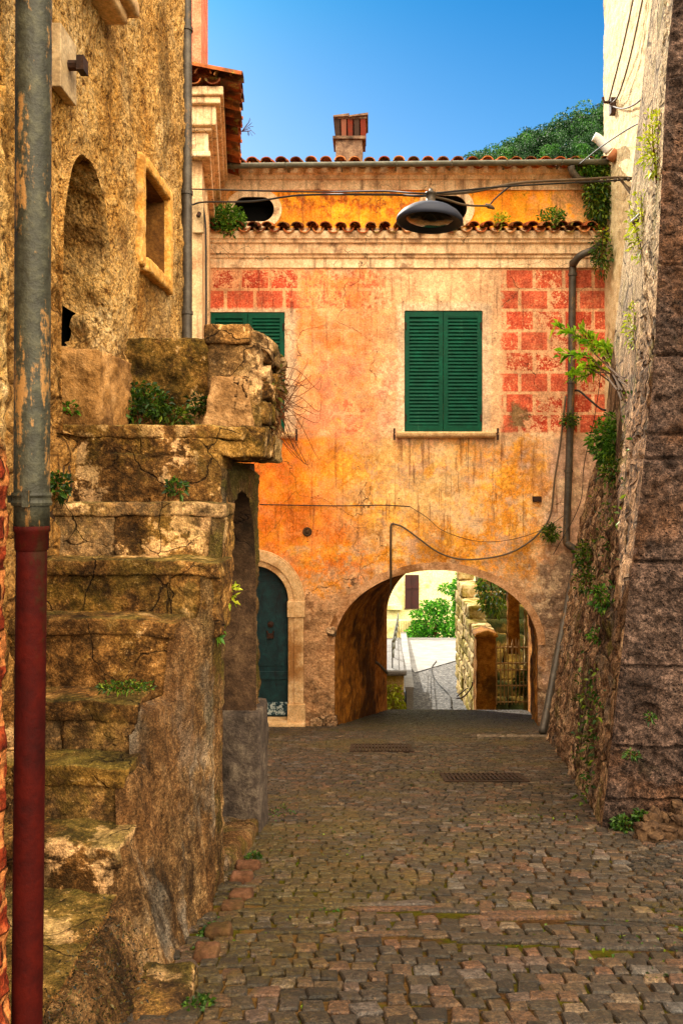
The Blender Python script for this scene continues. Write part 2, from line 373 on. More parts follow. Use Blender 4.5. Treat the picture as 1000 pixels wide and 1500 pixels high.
def mat_stucco():
    m = M('roughcast_ochre_stucco', .92, .12)
    v = m.sc(m.p, (1, .9, .8)); a = m.noise(1.4, 5, .6); b = m.noise(27, 6, .75, v=v, dist=.5); c = m.noise(95, 4, .75, v=v); w = m.vor(42, v=m.warp(.04, 20., v))
    h = b * 1.0 + c * .45 - m.step(w, .25, .6) * .25
    col = m.ramp(a * .5 + b * .55, [(.3, '#9e6828'), (.45, '#cb964a'), (.56, '#e4b874'), (.7, '#f2d4a2')])
    pit = m.step(b * .7 + c * .35, .50, .435)
    col = m.mix(pit * .85, col, m.mix(a, '#3f240b', '#6b431c'))
    gl = m.step(m.noise(1.1, 6, .68, off=7.), .52, .66)
    col = m.mix(gl * .4, col, m.mix(c, '#8c7a5c', '#d2bf98'))
    # dark run-off stains
    st = m.step(m.noise(1., 6, .65, v=m.sc(m.p, (4, 4, .6))) + (b - .5) * .25, .52, .64) * m.step(m.z + a, 1., 1.9)
    col = m.mix(st * .55, col, m.mix(c, '#2c1d0c', '#6a4c26'))
    s2 = m.step(m.noise(1.9, 6, .7, off=21.) + (b - .5) * .3, .54, .66); col = m.mix(s2 * .6, col, m.mix(c, '#5c3a14', '#a87434'))
    # scoured rubble showing low down round the niche
    lo = m.step(m.z + (a - .5) * .9, 1.05, .65) * m.step(m.y, 2.3, 2.6); e = m.vor(5.5, 'DISTANCE_TO_EDGE', m.warp(.12, 5.))
    col = m.mix(lo * .7, col, m.ramp(m.noise(9, 6, .7, off=2.), [(.3, '#7c4f22'), (.5, '#b98747'), (.7, '#d9b27a')]))
    col = m.mix(lo * m.step(e, .05, .01) * .6, col, '#4a3017')
    # bricks bared at the low near end
    bz = m.z; row = m.math('FLOOR', bz / .062); par = m.math('MODULO', m.math('ABSOLUTE', row), 2.)
    fx = m.math('FRACT', m.y / .21 + par * .5 + 40.); fy = m.math('FRACT', bz / .062 + 60.)
    wb = (b - .5) * .22
    bk = m.step(fx + wb, .05, .1) * m.step(fx, 1., .96) * m.step(fy + wb, .14, .24) * m.step(fy, 1., .93)
    br = m.step(bz + (b - .5) * .10, .10, .05) * m.step(m.y + (b - .5) * .03, 1.725, 1.718)
    bc = m.mix(bk, m.mix(c, '#b0632c', '#d89a62'), m.ramp(b, [(.3, '#4a1a0e'), (.5, '#8a3a1e'), (.7, '#b5653c')]))
    col = m.mix(br, col, bc)
    col = m.grit(col, 75, .62, 1.25, v)
    m.bump(h * (1. - br * .7) - lo * m.step(e, .07, .0) * .5 + br * bk * .4, 1., .045)
    return m.done(col, 1.2, 1.0)

def mat_stair():
    m = M('mossy_old_stone', .93, .12)
    a = m.noise(2.2, 6, .65); b = m.noise(9, 7, .72); c = m.noise(60, 4, .75)
    e = m.vor(3.4, 'DISTANCE_TO_EDGE', m.warp(.22, 4.)); ec = m.vor(3.4, 'F1', m.warp(.22, 4.), 'Color')
    col = m.ramp(b * .65 + a * .3 + (c - .5) * .35, [(.3, '#21160a'), (.42, '#4a3214'), (.5, '#7c5626'), (.58, '#a87c42'), (.7, '#d2a468')])
    pale = m.step(m.noise(2.6, 5, .6, off=4.) + (b - .5) * .6, .56, .60)
    col = m.mix(pale * .7, col, m.ramp(b, [(.3, '#a87a48'), (.6, '#ecc088')]))
    t_ = m.isl; col = m.mix(m.step(t_, .55, 1.) * .55, col, m.ramp(b, [(.3, '#7a6446'), (.55, '#b89a70')])); col = m.mix(m.step(t_, .42, .0) * .5, col, m.ramp(b, [(.3, '#2a1c0c'), (.6, '#6e4c24')]))
    lich = m.step(m.noise(3.6, 7, .72, off=12.), .51, .59)
    col = m.mix(lich * .72, col, m.mix(c, '#2a1e0e', '#4d381a'))
    mo = m.step(m.noise(1.7, 6, .68, off=8.) + (b - .5) * .5, .5, .62)
    col = m.mix(mo * .32, col, m.mix(c, '#3d3406', '#847013'))
    q = m.n('ShaderNodeSeparateXYZ'); m.l(m.nrm, q.inputs[0]); up = S(m, q.outputs[2])
    mt = m.step(up, .55, .9) * m.step(m.noise(3.4, 5, .65, off=1.) + (a - .5) * .3, .4, .56)
    col = m.mix(mt * .6, col, m.ramp(b, [(.3, '#332f10'), (.5, '#5e5420'), (.7, '#947f48')]))
    ck = m.step(e, .012, .002) * m.step(a, .46, .54)
    col = m.mix(ck * .75, col, '#1c1308')
    sp = m.step(c, .62, .72); col = m.mix(sp * .5, col, '#d8b47c')
    col = m.grit(col, 40, .78, 1.2); col = m.grit(col, 150, .7, 1.35); col = m.grit(col, 4, .6, 1.35)
    m.bump(b * .9 + m.noise(30, 5, .7) * .45 + c * .25 - ck * .8, .8, .035)
    return m.done(col, 1.14, .97)

def mat_sidewall():
    m = M('coarse_stained_render', .93, .12)
    v = m.sc(m.p, (1, 1, .5)); a = m.noise(2.5, 6, .65, v=v); b = m.noise(22, 6, .75, v=v); c = m.noise(85, 4, .8)
    col = m.ramp(a * .45 + b * .35 + c * .25, [(.36, '#1c1308'), (.46, '#4a3519'), (.53, '#75532b'), (.6, '#a07c4c'), (.72, '#ccaa7e')])
    gy = m.step(m.noise(2.2, 5, .65, v=m.sc(m.p, (1.2, 1.2, .6)), off=3.), .55, .66); col = m.mix(gy * .6, col, m.mix(c, '#6e665a', '#a59a86'))
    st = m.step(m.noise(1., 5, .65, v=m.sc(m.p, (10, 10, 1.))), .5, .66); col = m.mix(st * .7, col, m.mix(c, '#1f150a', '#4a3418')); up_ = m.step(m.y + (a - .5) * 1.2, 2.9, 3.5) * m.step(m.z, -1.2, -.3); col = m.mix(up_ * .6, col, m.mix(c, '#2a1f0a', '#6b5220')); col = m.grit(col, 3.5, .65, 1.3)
    og = m.step(m.noise(1.6, 4, .6, off=11.), .5, .64); col = m.mix(og * .28, col, '#9a6630')
    mo = m.step(m.y + (a - .5) * .8, 3.1, 3.45) * m.step(m.noise(5, 5, .7, off=6.), .45, .58); col = m.mix(mo * .6, col, '#5c5210')
    col = m.grit(col, 55, .7, 1.25, v); col = m.grit(col, 150, .6, 1.45)
    m.bump(b * .9 + c * .7 + a * .4, 1., .045); return m.done(col, 1.12, .95)

def mat_rubble(name='rubble_stone_masonry', dark=1.):
    m = M(name, .93, .12)
    a = m.noise(1.6, 6, .65); b = m.noise(10, 7, .72); c = m.noise(48, 4, .75)
    e = m.vor(3.6, 'DISTANCE_TO_EDGE', m.warp(.2, 3.)); cc = m.vor(3.6, 'F1', m.warp(.2, 3.), 'Color')
    sp = m.n('ShaderNodeSeparateColor'); m.l(cc, sp.inputs[0]); r = S(m, sp.outputs[0])
    col = m.ramp(b * .5 + r * .25 + c * .25, [(.3, '#3d2a1a'), (.43, '#6b4e34'), (.53, '#93704e'), (.63, '#b08c66'), (.76, '#cdb08a')])
    lit = m.step(m.z, .4, 1.9)  # upper stone painted paler, standing for its sunlit part
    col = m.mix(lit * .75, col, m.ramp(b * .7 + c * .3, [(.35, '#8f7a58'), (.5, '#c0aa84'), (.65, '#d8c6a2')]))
    col = m.mix(m.step(m.noise(3., 6, .7, off=5.), .52, .64) * .55, col, m.mix(c, '#594f45', '#8a7f70'))
    mo = m.step(m.noise(2.4, 6, .7, off=9.), .54, .64); col = m.mix(mo * .55, col, m.mix(c, '#3a3a0c', '#7c7220'))
    jt = m.step(e, .05, .012); col = m.mix(jt * .6, col, '#2a1c0e')
    col = m.grit(col, 40, .5, 1.3); m.bump(b * .9 + c * .5 - jt * .7, 1., .035); return m.done(col, 1.1, .96)

def mat_ashlar():
    m = M('dark_weathered_ashlar', .9, .15); at_ = m.n('ShaderNodeAttribute'); at_.attribute_name = 'block_tint'; bt_ = S(m, at_.outputs['Fac'])
    a = m.noise(2., 6, .65); b = m.noise(14, 7, .72); c = m.noise(60, 4, .78)
    col = m.ramp(a * .4 + b * .35 + c * .25, [(.36, '#33261d'), (.45, '#604c40'), (.54, '#866c5c'), (.63, '#a68b78'), (.76, '#c0a48a')])
    col = m.mix(m.step(m.noise(1.5, 5, .6, off=2.), .5, .64) * .55, col, m.mix(c, '#7a4d28', '#96683c'))
    col = m.mix(m.step(m.noise(3.5, 6, .7, off=7.), .56, .66) * .5, col, '#1d1515')
    col = m.mix(m.step(m.noise(4., 6, .7, off=13.), .6, .68) * .6, col, '#39370f')
    col = m.mix(m.step(bt_, .55, 1.) * .55, col, m.mix(b, '#5e3a22', '#94663e')); col = m.mix(m.step(bt_, .45, 0.) * .45, col, m.mix(b, '#2c2220', '#6e5e58'))
    pt = m.step(m.vor(38, v=m.warp(.05, 20.)), .32, .12) * m.step(m.noise(5, 3, .6, off=6.), .42, .55); col = m.mix(pt * .7, col, '#120b09')
    col = m.grit(col, 90, .55, 1.35); col = m.grit(col, 30, .62, 1.28); col = m.grit(col, 5, .7, 1.25)
    m.bump(b * 1. + c * .8 - pt * .5, 1., .06); return m.done(col)

def mat_cobble():
    m = M('worn_street_setts', .58, .42)
    r = m.isl; b = m.noise(24, 5, .7); c = m.noise(90, 4, .75); a = m.noise(.9, 5, .6)
    col = m.ramp(r, [(0., '#2c2619'), (.3, '#4f432f'), (.5, '#484036'), (.68, '#5f4d36'), (.86, '#6b4e38'), (.94, '#625e58'), (1., '#7f6a50')])
    col = m.mix(m.step(m.x * .5 + (a - .5) * 2., .5, 1.4) * m.step(m.y, 6., 3.8) * .5, col, '#5b5563')  # bluish sky sheen painted into the near right setts
    col = m.mix(m.step(b, .4, .65) * .45, col, '#362718'); col = m.mix(m.step(c, .58, .7) * .4, col, '#a5835f')
    mo = m.step(a + (b - .5) * .35, .48, .6); col = m.mix(mo * .55, col, m.mix(c, '#3d3209', '#73621a'))
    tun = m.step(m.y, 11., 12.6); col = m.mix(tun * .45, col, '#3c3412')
    col = m.grit(col, 60, .55, 1.3); col = m.grit(col, 160, .6, 1.3); m.set('Roughness', b * .4 + .38); m.bump(b * .7 + c * .5, 1., .016); return m.done(col)
def mat_joint():
    m = M('sandy_moss_joint', .97, .05)
    a = m.noise(1.1, 6, .65, off=2.); c = m.noise(50, 4, .75); b = m.noise(6, 5, .7)
    col = m.ramp(c, [(.35, '#2b1f11'), (.6, '#59422a')])
    tan = m.step(m.x + (a - .5) * 2.6, .45, -.35); col = m.mix(tan * .75, col, m.mix(c, '#4e3b25', '#86693f'))
    mo = m.step(b + (a - .5) * .8, .47, .56); col = m.mix(mo * .8, col, m.mix(c, '#2c3007', '#5e5a10'))
    m.bump(c + b, .7, .015); return m.done(col)

def mat_tile():
    m = M('old_clay_tile', .9, .12); a = m.noise(9, 6, .7); c = m.noise(45, 4, .75)
    col = m.ramp(m.isl * .55 + a * .45, [(.2, '#5e2f1c'), (.4, '#8c4a2a'), (.6, '#a8643c'), (.8, '#bb8558')])
    col = m.mix(m.step(m.noise(4, 6, .7, off=4.), .46, .58) * .75, col, m.mix(c, '#2c2417', '#5d5238'))
    col = m.mix(m.step(m.noise(6, 6, .7, off=8.), .56, .64) * .55, col, '#8f8f4a')
    m.bump(a + c * .6, .8, .01); return m.done(col)

def mat_leaf(name, a, b, c=None, trans=.35, rough=.5, patch=0):
    m = M(name, rough, .3)
    col = m.ramp(m.isl * .45 + m.step(m.noise(patch, 3, .6), .38, .66) * .55 if patch else m.isl, [(0., a), (.55, b), (1., c or b)]); m.set('Base Color', col)
    t = m.n('ShaderNodeBsdfTranslucent'); m.l(col, t.inputs[0]); x = m.n('ShaderNodeMixShader'); x.inputs[0].default_value = trans
    m.nt.links.new(m.b.outputs[0], x.inputs[1]); m.nt.links.new(t.outputs[0], x.inputs[2])
    m.nt.links.new(x.outputs[0], m.nt.nodes['Material Output'].inputs['Surface']); return m.mat
def mat_paint(name, stops, rough=.5, sc=7., bump=.2, metal=0., spec=.35, rust=None):
    m = M(name, rough, spec, metal); a = m.noise(sc, 6, .7); c = m.noise(60, 3, .7)
    col = m.ramp(a * .8 + c * .2, stops)
    if rust: col = m.mix(m.step(m.noise(sc * .7, 6, .72, off=3., v=m.sc(m.p, (1, 1, .22))) + (c - .5) * .25, *rust[1]) * .9, col, m.mix(c, rust[0], lin(rust[0])[:3]))
    m.set('Roughness', a * .3 + rough - .1); m.bump(a + c * .5, bump, .008); return m.done(col)
# ---------------------------------------------------------------- material instances
m_fac = mat_facade()
m_corn = mottled('cream_cornice_plaster', [(.3, '#c48f54'), (.45, '#e2b678'), (.58, '#f2d09a'), (.75, '#fae4bc')], 7, dirt='#8f6232', dsc=2.6, dg=(.56, .7), crk=1.6, streak='#7a5632', sat=.8)
m_trim = mottled('pale_limestone_trim', [(.3, '#b08a5c'), (.5, '#d2b084'), (.7, '#e4cba6')], 8, dirt='#96683a', dg=(.52, .68), bump=.35)
m_creamw = mottled('cream_side_plaster', [(.3, '#b98c54'), (.5, '#d9b47c'), (.7, '#e8cc9c')], 6, dirt='#a9783e', crk=1.5, streak='#8a6438', sat=.85)
m_pink = mottled('faded_pink_plaster', [(.3, '#b5604a'), (.5, '#d08468'), (.7, '#dba78a')], 5, dirt='#b58a5c')
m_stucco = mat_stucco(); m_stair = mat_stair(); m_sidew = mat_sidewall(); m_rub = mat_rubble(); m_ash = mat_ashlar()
m_dark = mottled('dark_brown_passage_plaster', [(.3, '#2c2016'), (.48, '#503c2a'), (.62, '#6e563e'), (.78, '#967c5c')], 10, dirt='#2e251a', crk=1.3, grain=70, bump=.8)  # plaster in dark browns with darker patches and cracks
m_tun = mottled('worn_ochre_tunnel_render', [(.28, '#5e3a16'), (.42, '#a06a2c'), (.55, '#cc8e42'), (.72, '#e4b470')], 9, dirt='#4a2f14', dsc=1.1, dg=(.45, .6), grain=60, bump=1., dist=.03, streak='#5a3a18')
m_pla = mottled('cream_roughcast_tower', [(.3, '#b8a078'), (.45, '#d5c096'), (.6, '#e3d3ae'), (.75, '#eee2c4')], 12, grain=60, bump=.8, dirt='#a08a66', dsc=2., dg=(.55, .68), crk=1.0)
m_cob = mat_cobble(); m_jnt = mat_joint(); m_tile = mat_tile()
m_zinc = mat_paint('weathered_zinc_pipe', [(.3, '#38322a'), (.5, '#534b41'), (.7, '#6e665a')], .5, 9, .3, .3, rust=('#8a6a42', (.56, .66)))
m_zincg = mat_paint('grey_green_gutter_metal', [(.3, '#55554a'), (.55, '#77766a'), (.75, '#929080')], .5, 6, .2, .3)
m_bigpipe = mat_paint('old_galvanised_pipe', [(.3, '#2c271c'), (.5, '#464436'), (.7, '#68644f')], .55, 24, .5, .15, rust=('#a87f4e', (.52, .60)))
m_redpipe = mat_paint('red_painted_cast_iron', [(.3, '#240602'), (.5, '#420b02'), (.7, '#561505')], .7, 9, .4, 0., .12, rust=('#3a2410', (.54, .66)))
m_green = mat_paint('dark_green_shutter_paint', [(.3, '#00402e'), (.55, '#02533e'), (.75, '#0a6a50')], .55, 6, .15, spec=.15, rust=('#3e6a54', (.6, .74)))
m_teal = mat_paint('peeling_teal_door_paint', [(.3, '#082226'), (.5, '#11393c'), (.68, '#1c4c4c'), (.85, '#305e58')], .5, 9, .5, rust=('#0a1a20', (.55, .65)))
m_peel = mottled('flaked_whitish_paint', [(.42, '#102f38'), (.5, '#3a5860'), (.55, '#aab4b0'), (.7, '#c9cfca')], 22, .7, .4)
m_iron = mat_paint('rusty_dark_iron', [(.3, '#241a14'), (.55, '#4a3020'), (.75, '#6b4428')], .65, 14, .5, .3)
m_ironp = mat_paint('pale_rusted_gate_iron', [(.3, '#8a6c48'), (.55, '#c4a478'), (.75, '#dcc49c')], .65, 14, .5, .2)
m_cable = mat_paint('black_cable_sheath', [(.3, '#16120e'), (.7, '#30281f')], .6, 8, .1)
m_cableg = mat_paint('grey_brown_conduit', [(.3, '#4a3d2e'), (.7, '#77644c')], .6, 8, .1)
m_lamp = mat_paint('dark_enamel_lamp', [(.3, '#2a2c36'), (.6, '#383c4a'), (.8, '#4a4e5c')], .62, 5, .08, .0, .3)
m_lampin = mat_paint('lamp_reflector', [(.3, '#2a2822'), (.7, '#57533f')], .3, 6, .1, .5)
m_conc = mottled('pale_concrete', [(.3, '#716f6c'), (.5, '#888683'), (.7, '#9b9995')], 2.5, grain=30, bump=.3)
m_pcob = mottled('grey_cobbled_path', [(.38, '#3a3938'), (.5, '#615f5d'), (.62, '#8a8783')], 11, grain=26, bump=1., dist=.04)
m_cream = mottled('cream_house_wall', [(.3, '#c9bd86'), (.5, '#ddd2a0'), (.7, '#e6deb6')], 1.5, grain=12, bump=.2, dirt='#b0a070')
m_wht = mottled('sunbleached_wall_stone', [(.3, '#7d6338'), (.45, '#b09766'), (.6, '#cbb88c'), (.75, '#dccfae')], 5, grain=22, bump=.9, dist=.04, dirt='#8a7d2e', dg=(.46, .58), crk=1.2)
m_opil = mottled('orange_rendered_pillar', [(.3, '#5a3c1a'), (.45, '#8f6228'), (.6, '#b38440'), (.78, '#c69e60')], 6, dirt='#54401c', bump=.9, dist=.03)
m_dkst = mottled('brown_mossy_rubble', [(.3, '#2c2412'), (.48, '#6a5628'), (.6, '#9a7e40'), (.75, '#b89a5c')], 4, bump=1., dist=.06, dirt='#2f3a10', dg=(.45, .58))  # brown stone with dark green moss patches
m_brk = mottled('sooty_chimney_render', [(.3, '#4a3a30'), (.5, '#7c6654'), (.7, '#a08a70')], 9, dirt='#332820', bump=.7)
m_white = mat_paint('white_plastic', [(.3, '#c9c9c4'), (.7, '#e2e2de')], .4, 5, .05)
m_clay = mat_paint('clay_collar', [(.3, '#8f5a3a'), (.7, '#b98560')], .8, 8, .3)
m_plate = mottled('weathered_metal_plate', [(.3, '#8a7458'), (.5, '#b59c78'), (.7, '#cdb896')], 8, .6, .3)
m_dull = mat_paint('painted_dark_depth', [(.3, '#0b0a08'), (.7, '#16130f')], .9, 5, .1)  # near-black colour painted in for the unlit depth of openings
m_brown = mat_paint('brown_window_shutter', [(.3, '#2a0f0a'), (.7, '#4a1c12')], .6, 5, .1)
l_dark = mat_leaf('weed_leaf', '#142a06', '#2c4a0e', '#55701c', .3); l_mid = mat_leaf('fresh_weed_leaf', '#244a0a', '#457414', '#7ca02c', .35)
l_fig = mat_leaf('bright_fig_leaf', '#5f9c10', '#9ccc22', '#d8e83c', .5); l_ivy = mat_leaf('ivy_leaf', '#1d3507', '#38560f', '#7a8a1e'); l_yel = mat_leaf('yellowing_creeper_leaf', '#7c8a14', '#a8b21e', '#c9c63a', .4)
l_dry = mat_leaf('dry_creeper_leaf', '#3a2a10', '#5e3f18', '#5a5a18', .2); l_tree = mat_leaf('garden_tree_leaf', '#1c4f0a', '#3a8614', '#72b82c', .4)
l_wood = mat_leaf('hill_tree_leaf', '#08200a', '#1a4412', '#467c1c', .2, .6, .22)
m_bark = mottled('bark', [(.3, '#3a2a18'), (.7, '#6e5434')], 12); m_twig = mottled('dry_twig', [(.3, '#4a2c16'), (.7, '#7a4a26')], 20)
m_soil = mottled('dry_hill_soil', [(.3, '#24300f'), (.7, '#4a4a20')], .05, grain=1.)

# ================================================================ STREET
yy = np.concatenate((np.linspace(.9, 16.25, 400), np.linspace(16.3, 19.0, 20))); xx = np.linspace(-3.2, 4.2, 180)
gy, gx = np.meshgrid(yy, xx, indexing='ij')
gz = np.where(gy < 16.25, zg(gy), zg(16.25) - (gy - 16.25) * .62)
P = np.stack((gx, gy, gz + .002 + .006 * fbm(np.stack((gx * 3, gy * 3, gx * 0), -1), 3)), -1)
tag(sheet('street_bed', P, m_jnt, flip=True), kind='structure')
SV, SF = [], []
def sett(cx, cy, w, l, rot, h=.016):
    b = len(SV); c, s = math.cos(rot), math.sin(rot)
    j = lambda q: random.uniform(-q, q)
    tx, ty = j(.022), j(.022); hh = h * random.uniform(.78, 1.05)
    cor = [(-w / 2 + j(.14) * w, -l / 2 + j(.12) * l), (w / 2 + j(.14) * w, -l / 2 + j(.12) * l), (w / 2 + j(.14) * w, l / 2 + j(.12) * l), (-w / 2 + j(.14) * w, l / 2 + j(.12) * l)]
    if random.random() < .4:
        k = random.randrange(4); a, d = cor[k], cor[(k + 1) % 4]; cor.insert(k + 1, ((a[0] + d[0]) / 2 * 1.12, (a[1] + d[1]) / 2 * 1.12))
    n = len(cor)
    for f, z in ((1., -.02), (.98, hh * .6), (.86, hh)):
        for x, y in cor:
            X = cx + (x * c - y * s) * f; Y = cy + (x * s + y * c) * f
            SV.append((X, Y, zg(Y) + z + tx * x + ty * y))
    SV.append((cx, cy, zg(cy) + hh * 1.12))
    for k in range(n):
        e = (k + 1) % n
        SF.append((b + k, b + e, b + n + e, b + n + k)); SF.append((b + n + k, b + n + e, b + 2 * n + e, b + 2 * n + k)); SF.append((b + 2 * n + k, b + 2 * n + e, b + 3 * n))
def wavy(x, y): return .10 * math.sin(x * 1.15 + y * .45 + .8) + .05 * math.sin(x * 2.9 - y * 1.3)
y = 1.75; row = 0
while y < 16.3:
    band = 2.93 < y < 3.02 or 2.62 < y < 2.70
    L = .05 if band else .072 + .010 * math.sin(row * 1.7)
    x = -2.6 + random.uniform(0, .12)
    right = 3.0
    while x < right:
        edge = 1.05 + .20 * (y - 3.2) if y < 9 else 9.
        strip = x > edge - .25 * 0 and y < 8
        w = (random.uniform(.2, .42) if band else random.uniform(.050, .092)) * (.84 if strip else 1.)
        if not (y < 4.4 and x < -.75):
            Yc = y + wavy(x, y) + random.uniform(-.012, .012)
            rot = random.gauss(0, .05) + .16 * math.cos(x * 1.15 + y * .45) + (-.25 if strip else 0)
            if random.random() > .003 and not (1.6 < Yc < 1.62):
                if not strip: sett(x + w / 2, Yc, w - .006, L - .006, rot)
                else:
                    for q in (0, .5): sett(x + w / 2, Yc + (q - .25) * L, w - .012, L * .5 - .011, rot, .016)
        x += w
    y += L; row += 1
me = bpy.data.meshes.new('cobbled_street'); me.from_pydata(SV, [], SF); me.update()
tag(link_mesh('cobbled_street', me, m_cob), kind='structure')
m_grate = mat_paint('rusty_grate_iron', [(.3, '#241c14'), (.55, '#43301f'), (.75, '#5c422c')], .75, 14, .5, .1)
# small iron drain grates let into the paving
def grate(x0, x1, y0, y1, label):
    r = thing('drain_grate', label, 'drain grate', ((x0 + x1) / 2, y0, zg((y0 + y1) / 2)), 'drain grates in the street')
    f = MB(); g = MB()
    def slab(mb, a0, a1, b0, b1, h0, h1): mb.hexa([(a, b, zg(b) + h) for h in (h0, h1) for a, b in ((a0, b0), (a1, b0), (a1, b1), (a0, b1))])
    slab(f, x0 - .03, x1 + .03, y0 - .04, y0, 0., .024); slab(f, x0 - .03, x1 + .03, y1, y1 + .04, 0., .024); slab(f, x0 - .03, x0, y0, y1, 0., .024); slab(f, x1, x1 + .03, y0, y1, 0., .024)
    f.build('frame', m_grate, r); slab(g, x0, x1, y0, y1, -.03, .008)
    n = int((x1 - x0) / .035)
    for k in range(n): slab(g, x0 + (k + .25) * (x1 - x0) / n, x0 + (k + .8) * (x1 - x0) / n, y0, y1, .012, .030)
    slab(g, x0, x1, (y0 + y1) / 2 - .02, (y0 + y1) / 2 + .02, .012, .031)
    g.build('grille', m_grate, r)
grate(-.17, .44, 8.55, 9.25, 'rusty drain grate in front of the tunnel, nearer the green door')
grate(.62, 1.22, 6.4, 6.8, 'rusty drain grate in mid street, nearer the buttress')
mb = MB()
for k, (a, b) in enumerate(((1.35, 1.72), (1.73, 2.02), (2.03, 2.3))): mb.add(*rock(a, b, 10.2, 10.36, zg(10.3) - .1, zg(10.3) + .03, .02, .006, 8, .03, seed=k))
o = mb.build('kerb_strip', mottled('grey_kerb_stone', [(.3, '#4a4034'), (.5, '#756756'), (.7, '#978a76')], 9, bump=.8)); tag(o, kind='structure')

# ================================================================ MAIN HOUSE (orange plaster, over the archway)
YF = 12.0
house = thing('orange_house', 'faded orange house with red painted corner blocks bridging the alley over an arch', 'house', (.5, YF, zg(YF)))
def fx(px): return (px - XV) / 100.
def fz(py): return (YH - py) / 100.
def arch_curve(xc, a, zs, b, zb, n=40):
    pts = [(xc - a, zb)] + [(xc - a, lerp(zb, zs, k / 12)) for k in range(1, 12)]
    pts += [(xc - a * math.cos(PI * k / n), zs + b * math.sin(PI * k / n)) for k in range(n + 1)]
    return np.array(pts + [(xc + a, lerp(zs, zb, k / 12)) for k in range(1, 13)])
ARCH = arch_curve(fx(638.5), 1.485, fz(945), 1.10, zg(YF) - .15)
DOOR = arch_curve(fx(371), .52, fz(880), .52, fz(1056))
def inside(poly, X, Z):
    c = np.zeros(X.shape, bool); n = len(poly)
    for i in range(n):
        (x0, z0), (x1, z1) = poly[i], poly[(i + 1) % n]
        h = (z0 > Z) != (z1 > Z)
        with np.errstate(divide='ignore', invalid='ignore'): xi = (x1 - x0) * (Z - z0) / (z1 - z0 + 1e-12) + x0
        c ^= h & (X < xi)
    return c
def dense(poly, step=.004, closed=False):
    out = []
    for i in range(len(poly) - (0 if closed else 1)):
        a, b = np.asarray(poly[i]), np.asarray(poly[(i + 1) % len(poly)]); n = max(1, int(np.linalg.norm(b - a) / step))
        out += [a + (b - a) * k / n for k in range(n)]
    return np.array(out)
def cut(P2, polys):
    """P2 (n,m,2) grid; removes the cells inside the closed outlines and snaps the rim to them"""
    cx = P2[..., 0]; cz = P2[..., 1]
    mx = (cx[:-1, :-1] + cx[1:, 1:]) / 2; mz = (cz[:-1, :-1] + cz[1:, 1:]) / 2
    keep = np.ones(mx.shape, bool)
    for poly in polys:
        rem = inside(poly, mx, mz); keep &= ~rem
        vr = np.zeros(cx.shape, int); vk = np.zeros(cx.shape, int)
        for di in (0, 1):
            for dj in (0, 1):
                vr[di:vr.shape[0] - 1 + di, dj:vr.shape[1] - 1 + dj] += rem; vk[di:vr.shape[0] - 1 + di, dj:vr.shape[1] - 1 + dj] += ~rem
        ii = np.argwhere((vr > 0) & (vk > 0)); D = dense(poly, closed=True)
        for i, j in ii:
            d = D - P2[i, j]; P2[i, j] = D[(d * d).sum(1).argmin()]
    return P2, keep
def rectp(x0, x1, z0, z1): return np.array([(x0, z0), (x1, z0), (x1, z1), (x0, z1)])
def stad(px, py, w, h):
    r = h / 2; c = w / 2 - r
    return np.array([(fx(px) + c + r * math.sin(t), fz(py) - r * math.cos(t)) for t in np.linspace(0, PI, 16)] + [(fx(px) - c - r * math.sin(t), fz(py) + r * math.cos(t)) for t in np.linspace(0, PI, 16)])
WINR = (fx(592), fx(706), fz(634), fz(455)); WINL = (fx(308), fx(417), fz(634), fz(457))
OV = [(371, 305, .60, .36), (653, 304, .62, .38)]
xs = np.arange(-2.55, 3.56, .025); zs = np.arange(zg(YF) - .35, fz(338), .025)
for v in (WINR[0], WINR[1], WINL[0], WINL[1]): xs[np.abs(xs - v).argmin()] = v
for v in (WINR[2], WINR[3], WINL[3]): zs[np.abs(zs - v).argmin()] = v
gz, gx = np.meshgrid(zs, xs, indexing='ij'); P2 = np.stack((gx, gz), -1)
P2, keep = cut(P2, [ARCH, DOOR, rectp(*WINR), rectp(*WINL)])
q3 = np.stack((P2[..., 0], P2[..., 0] * 0, P2[..., 1]), -1)
low = sstep(-P2[..., 1], 1.3, 1.9)
dy = .010 * fbm(q3 * 1.3, 4) + low * .018 * fbm(q3 * 4 + 5, 4) - low * .02 * sstep(fbm(q3 * 2.2 + 9, 4), .1, .3)
wallp = sheet('facade_wall', np.stack((P2[..., 0], YF - dy, P2[..., 1]), -1), m_fac, house, keep)
xs = np.arange(-2.6, 3.56, .03); zs = np.arange(fz(345), fz(240), .03)
gz, gx = np.meshgrid(zs, xs, indexing='ij'); P2 = np.stack((gx, gz), -1)
P2, keep = cut(P2, [stad(*o) for o in OV]); q3 = np.stack((P2[..., 0], P2[..., 0] * 0, P2[..., 1]), -1)
sheet('attic_wall', np.stack((P2[..., 0], YF + .06 - .012 * fbm(q3 * 1.6 + 3, 4), P2[..., 1]), -1), m_fac, house, keep)
def ring(poly, poly2, y, proud, name, mat, parent):
    n = len(poly); V = []
    for p_, yy_ in ((poly, y + .02), (poly, y - proud), (poly2, y - proud), (poly2, y + .02)): V += [(x, yy_, z) for x, z in p_]
    Q = [(a * n + k, a * n + (k + 1) % n, (a + 1) * n + (k + 1) % n, (a + 1) * n + k) for a in range(3) for k in range(n)]
    mb = MB(); mb.add(V, Q); return mb.build(name, mat, parent)
